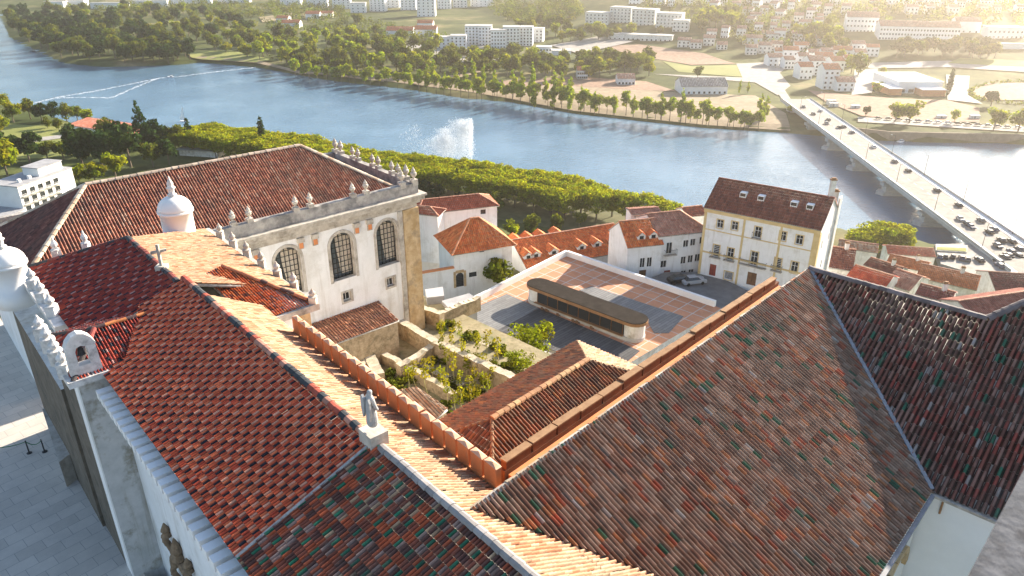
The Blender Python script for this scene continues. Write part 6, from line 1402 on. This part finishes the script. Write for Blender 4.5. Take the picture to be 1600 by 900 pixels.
for x0, x1, yb, h, d, nw, fl in sorted(((914,950,40,15,18,6,4),(952,985,36,18,18,6,5),(986,1022,40,18,18,6,5),(1024,1064,44,16,18,7,4),(950,1000,62,6,14,7,1),(1000,1050,64,6,14,7,1),(1050,1075,50,12,14,4,3)), key=lambda q: q[0]+q[1]):
    far_block(x0, x1, yb, h, d, 'pinkish white housing block', 'above the sports ground', nw=nw, floors=fl, name='apartment_block', cat='apartment block', group='terraced housing blocks', wall='plaster_stained', roofmat='render_pale' if 'render_pale' in MAT else 'concrete')
for x0, x1, yb, h in sorted(((1058,1078,74,7),(1078,1096,76,6),(1098,1116,72,8),(1120,1136,78,5),(1165,1182,86,7),(1184,1204,84,8),(1204,1222,80,7),(1160,1190,70,7),(1196,1216,66,8)), key=lambda q: q[0]+q[1]):
    far_block(x0, x1, yb, h, 12, 'small white house', 'in the hamlet below the hill', top='gable', pal=SALMON, nw=3, floors=2, group='small houses below the hill', wall='plaster_stained')
rr = random.Random(5); k = 0
hill = []
for _ in range(4000):
    x = rr.uniform(985, 1600); y = rr.uniform(4, 66)
    if len(hill) >= 62: break
    if x > 1285 and y > 26: continue
    if x < 1070 and y > 12: continue
    if 1075 < x < 1165 and 18 < y < 58: continue
    if all(abs(x-q[0]) > 17 or abs(y-q[1]) > 7 for q in hill): hill.append((x, y))
hill.sort()
for x, y in hill:
    w_ = rr.uniform(10, 19); far_block(x-w_/2, x+w_/2, y, rr.uniform(6,11), rr.uniform(10,13), rr.choice(['white hillside house','pale hillside house']), 'under the hazy hill top', top='gable', pal=SALMON, nw=3, floors=2, group='houses on the far hillside', wall=rr.choice(['plaster_new','plaster_stained','plaster']))
far_block(1372, 1498, 62, 13, 22, 'very long pale convent building with two rows of windows on the hill', None, top='gable', pal=SALMON, nw=26, floors=3, name='convent', cat='convent')
far_block(1320, 1370, 50, 15, 22, 'pale convent wing with a higher block left of the long range', None, top='gable', pal=SALMON, nw=9, floors=3, name='convent_wing', cat='convent wing')
far_block(1490, 1530, 52, 11, 18, 'pale convent church end with a small bell tower', None, top='gable', pal=SALMON, nw=4, floors=1, name='church', cat='church')
far_block(1542, 1598, 60, 10, 16, 'long white flat roofed building at the right edge of the hill', None, nw=8, floors=2, name='long_building', cat='building', **WB)
far_block(1510, 1640, 76, 5, 6, 'long pale retaining wall across the hill foot at right', None, name='retaining_wall', cat='wall', **WB)
for x0, x1, yb, h, d in sorted(((1200,1222,104,8,14),(1222,1246,94,9,14),(1248,1268,124,10,14),(1262,1286,118,12,16),(1284,1308,140,15,16),(1306,1334,143,7,14),(1272,1300,106,10,14),(1298,1318,112,9,14),(1240,1262,84,8,12),(1300,1330,92,8,14),(1225,1240,108,8,12),(1246,1262,104,9,12),(1262,1278,96,8,12),(1282,1300,94,8,12),(1318,1336,104,7,12),(1334,1352,96,8,12),(1210,1228,92,7,12),(1352,1372,88,8,12),(1256,1272,74,8,12),(1276,1296,72,8,12),(1300,1318,76,8,12),(1330,1350,82,8,12)), key=lambda q: q[0]+q[1]):
    far_block(x0, x1, yb, h, d, 'salmon roofed house', 'at the far bridgehead', top='gable', pal=rr.choice([SALMON,ORF]), nw=3, floors=2 if h < 12 else 4, group='houses at the far bridgehead')
sh2 = far_block(1402, 1470, 146, 8, 44, 'white sports hall with a big flat white roof and orange side walls', None, nw=5, floors=1, name='sports_hall', cat='sports hall', wall='white_metal', roofmat='paint_mark', win=(4.,2.4))
far_block(1388, 1408, 149, 4.5, 30, 'low orange brick annex left of the white sports hall', None, name='annex', cat='building', wall='render_orange', roofmat='plaster_new')
far_block(1440, 1476, 151, 4.5, 20, 'low orange brick annex in front of the white sports hall', None, name='annex', cat='building', wall='render_orange', roofmat='plaster_new')
for i, (x, y, s) in enumerate(((1298,163,3.),(1302,167,2.6),(1336,170,2.4),(1470,186,2.2),(1522,186,2.6))):
    p = G(x, y); o = thing('site_container', 'pale container on the reddish building site, %s from the left' % nth(i+1), 'container', p, 'containers on the building site'); m = MB(); m.prism([(p[0]-3,p[1]-1.3),(p[0]+3,p[1]-1.3),(p[0]+3,p[1]+1.3),(p[0]-3,p[1]+1.3)], p[2]-.3, p[2]+s); m.build('box', 'plaster_stained', o)
    m = MB(); m.prism([(p[0]-1,p[1]-1.36),(p[0],p[1]-1.36),(p[0],p[1]-1.301),(p[0]-1,p[1]-1.301)], p[2]+.1, p[2]+2); m.build('door', 'metal_zinc', o)
# ================================================================== far trees
def inpoly(x, y, pl):
    c = False
    for (x0,y0),(x1,y1) in zip(pl, pl[1:]+pl[:1]):
        if (y0 > y) != (y1 > y) and x < (x1-x0)*(y-y0)/(y1-y0)+x0: c = not c
    return c
def scatter(poly, n, mind, seed):
    r = random.Random(seed); out = []; xs = [p[0] for p in poly]; ys = [p[1] for p in poly]
    for _ in range(n*40):
        if len(out) >= n: break
        x, y = r.uniform(min(xs), max(xs)), r.uniform(min(ys), max(ys))
        if inpoly(x, y, poly) and all((x-a)**2+((y-b)*2.2)**2 > mind*mind for a, b in out): out.append((x, y))
    return sorted(out)
kb = 0
for a, b, n, kn, s in (((650,146),(1190,208),44,'bank',.95),((660,138),(900,168),16,'poplar',.95),((455,122),(650,144),16,'bank',.9),((820,172),(1170,202),14,'poplar',.85)):
    lab = {44:'in the far water edge row',16:'behind the bank row',14:'set between the bank row'}[n] if not (n == 16 and kn == 'bank') else 'upstream of the bank row'
    for i in range(n):
        t = (i+random.uniform(.2,.8))/n; x = a[0]+(b[0]-a[0])*t; y = a[1]+(b[1]-a[1])*t-random.uniform(0,2.5)
        if n == 44 and 990 < x < 1000: continue
        p = G(x, y-1); tree(kn, p, s*random.uniform(1.0,1.5), 'yellow riverside tree, %s from the left %s' % (nth(i+1), lab), 'light trees along the far bank', parts=(n == 44))
for i, (x, y, k, s, lab) in enumerate(((1398,192,'pale',1.3,'left of the two big round trees by the embankment road'),(1420,194,'pale',1.5,'right of the two big round trees by the embankment road'),(1352,182,'dark',.6,'small dark tree left of the two big round ones'),(1490,194,'bank',.75,'small yellow tree between the parked cars'),(1552,204,'pale',1.35,'big tree at the right edge of the embankment'),(1590,207,'pale',1.45,'biggest tree at the right end of the embankment'),(1548,166,'dark',1.1,'dark tree above the right embankment trees'),(1480,150,'cypress',1.6,'slim dark tree right of the white sports hall'),(1185,196,'poplar',1.3,'tall yellow poplar nearest the far bridgehead'),(1195,186,'poplar',1.0,'yellow poplar behind the one nearest the bridgehead'),(1232,180,'bank',.5,'small yellow bush tree under the bridge end'),(1155,148,'poplar',.6,'small poplar left of the paved square'),(1168,146,'poplar',.6,'small poplar on the paved square'),(1090,122,'broad',.9,'lone round tree on the edge of the sports ground'))):
    tree(k, G(x, y), s, lab)
for i, (x, y) in enumerate(sorted(((1378,140),(1384,132),(1372,147),(1390,126),(1378,120),(1366,145)), key=lambda q: -q[1])): tree('pale', G(x, y), .7, 'yellow green tree between the parking lot and sports hall, %s from the front' % nth(i+1), 'trees beside the sports hall')
zones = [
 ('in the dark wood on the peninsula', ((6,40),(20,26),(80,30),(160,34),(250,60),(300,93),(270,99),(220,102),(160,100),(110,93),(70,83),(30,62)), 100, 9, ('dark','broad','dark'), 1.2),
 ('in the wood behind the peninsula', ((60,22),(200,20),(330,22),(420,48),(430,92),(330,80),(250,60),(120,34)), 66, 10, ('broad','broad','pale','dark'), 1.1),
 ('in the grove right of the river meadow', ((330,80),(430,60),(540,60),(640,90),(640,128),(560,124),(470,112),(400,94)), 64, 11, ('broad','pale','broad','bank'), 1.15),
 ('in the thicket before the white estate', ((540,30),(600,60),(690,84),(760,90),(840,98),(880,110),(880,126),(780,120),(660,122),(600,90),(540,60)), 58, 11, ('broad','pale','broad'), 1.05),
 ('in the belt of trees by the sports ground', ((900,104),(1010,98),(1030,108),(1030,120),(960,122),(900,126)), 20, 10, ('broad','pale'), 1.1),
 ('among the terraced housing blocks', ((800,40),(880,44),(930,50),(1010,52),(1050,56),(880,70),(830,58)), 24, 10, ('pale','broad'), 1.0),
 ('in the yellow grove below the hill', ((1072,34),(1150,30),(1158,50),(1080,54)), 14, 9, ('pale','broad'), 1.25),
 ('among the houses above the bridgehead', ((1235,56),(1290,46),(1330,96),(1290,80),(1345,120),(1320,118)), 16, 9, ('pale','broad'), 1.0),
 ('on the dark slope below the convent', ((1396,78),(1560,82),(1560,94),(1400,92)), 24, 9, ('dark','broad'), .9),
]
for lab, poly, n, md, kinds, s in zones:
    for i, (x, y) in enumerate(scatter(list(poly), n, md, len(lab))):
        k = kinds[i % len(kinds)]; word = {'dark':'dark green','broad':'green','pale':'yellow green','bank':'light green'}[k]
        tree(k, G(x, y), s*random.uniform(1.05,1.6), '%s tree, %s from the left %s' % (word, nth(i+1), lab), 'trees '+lab, parts=False)
# the woods beyond that read as one mass
wb_ = []
def wood(poly, n, seed, r0=3., r1=5.5):
    for x, y in scatter(list(poly), n, 3.5, seed):
        g = G(x, y); wb_.append((g[0], g[1], g[2]+random.uniform(2.5,6), random.uniform(r0, r1)))
wood(((60,14),(440,4),(540,12),(540,32),(420,30),(200,20)), 260, 1, 4, 7); wood(((390,38),(545,26),(640,52),(700,62),(600,66),(440,58)), 150, 2); wood(((760,4),(900,2),(910,30),(860,44),(780,30)), 130, 3, 5, 8)
wood(((990,4),(1290,2),(1600,2),(1600,44),(1380,36),(1240,66),(1000,22)), 330, 4, 3.5, 6); wood(((1100,60),(1240,50),(1300,90),(1180,76)), 60, 5, 3, 5); wood(((20,28),(120,36),(260,66),(290,92),(180,78),(60,56)), 120, 6, 2.5, 4.5); wood(((420,96),(600,126),(560,100),(470,80)), 60, 7, 2, 4); wood(((560,62),(700,86),(840,98),(860,116),(700,116),(620,96)), 70, 8, 2, 4)
# hedge round the track
for t in range(40):
    a_ = t/40*3.9+1.2; g = G(1600+85*math.cos(a_), 146-17*math.sin(a_)); wb_.append((g[0], g[1], g[2]+1.0, 2.4))
wm = leaves_mesh('distant_wood', wb_, 52000, 1.7, (.095,.11,.055), 'leaf_green', var=.4); wo2 = bpy.data.objects.new('distant_wood', wm); COL.objects.link(wo2); kind(wo2, 'stuff')
# ================================================================== camera, light, air
cam = bpy.data.cameras.new('camera'); co_ = bpy.data.objects.new('camera', cam); COL.objects.link(co_); SC.camera = co_
cam.sensor_width = 36; cam.lens = 36*FPX/1600; cam.clip_end = 9000; cam.clip_start = .1
cam.dof.use_dof = True; cam.dof.focus_distance = 70; cam.dof.aperture_fstop = 5.6; co_.location = (0,0,CAMZ); co_.rotation_euler = (math.pi/2 - TH, 0, 0)
SUN_AZ, SUN_EL = 45., 21.5
sl = bpy.data.lights.new('sun', 'SUN'); so_ = bpy.data.objects.new('sun', sl); COL.objects.link(so_)
sl.energy = 5.0; sl.angle = math.radians(.5); sl.color = (1., .88, .72)
sv = Vector((math.sin(math.radians(SUN_AZ))*math.cos(math.radians(SUN_EL)), math.cos(math.radians(SUN_AZ))*math.cos(math.radians(SUN_EL)), math.sin(math.radians(SUN_EL))))
so_.rotation_euler = sv.to_track_quat('Z', 'Y').to_euler(); so_.location = (200,150,300)
wd = bpy.data.worlds.new('World'); SC.world = wd; wd.use_nodes = True; nt = wd.node_tree
sk = nt.nodes.new('ShaderNodeTexSky'); sk.sky_type = 'NISHITA'; sk.sun_disc = False
sk.sun_elevation = math.radians(SUN_EL); sk.sun_rotation = math.radians(SUN_AZ); sk.altitude = 100; sk.air_density = 1.; sk.dust_density = 1.5
nt.links.new(sk.outputs[0], nt.nodes['Background'].inputs[0]); nt.nodes['Background'].inputs[1].default_value = .09
SC.view_settings.view_transform = 'Standard'; SC.view_settings.look = 'None'; SC.view_settings.exposure = 1.74; SC.view_settings.gamma = 1; SC.view_settings.use_curve_mapping = False
if HAZE:
    hz = MB(); hz.prism([(-2680,-380),(2680,-380),(2680,3860),(-2680,3860)], -6, 128)
    m, nt, b = newmat('haze'); nt.nodes.remove(b)
    pv = nt.nodes.new('ShaderNodeVolumePrincipled'); pv.inputs['Color'].default_value = (1,.91,.82,1); pv.inputs['Density'].default_value = HAZE; pv.inputs['Anisotropy'].default_value = .75
    nt.links.new(pv.outputs[0], nt.nodes['Material Output'].inputs['Volume'])
    kind(hz.build('haze', 'haze'), 'stuff')
cy = SC.cycles; cy.max_bounces = 6; cy.diffuse_bounces = 3; cy.glossy_bounces = 3; cy.transmission_bounces = 3; cy.volume_bounces = 0; cy.transparent_max_bounces = 6
cy.use_denoising = True; cy.caustics_reflective = False; cy.caustics_refractive = False; cy.sample_clamp_indirect = 8
for o in bpy.data.objects:
    if '_L' in o: del o['_L']
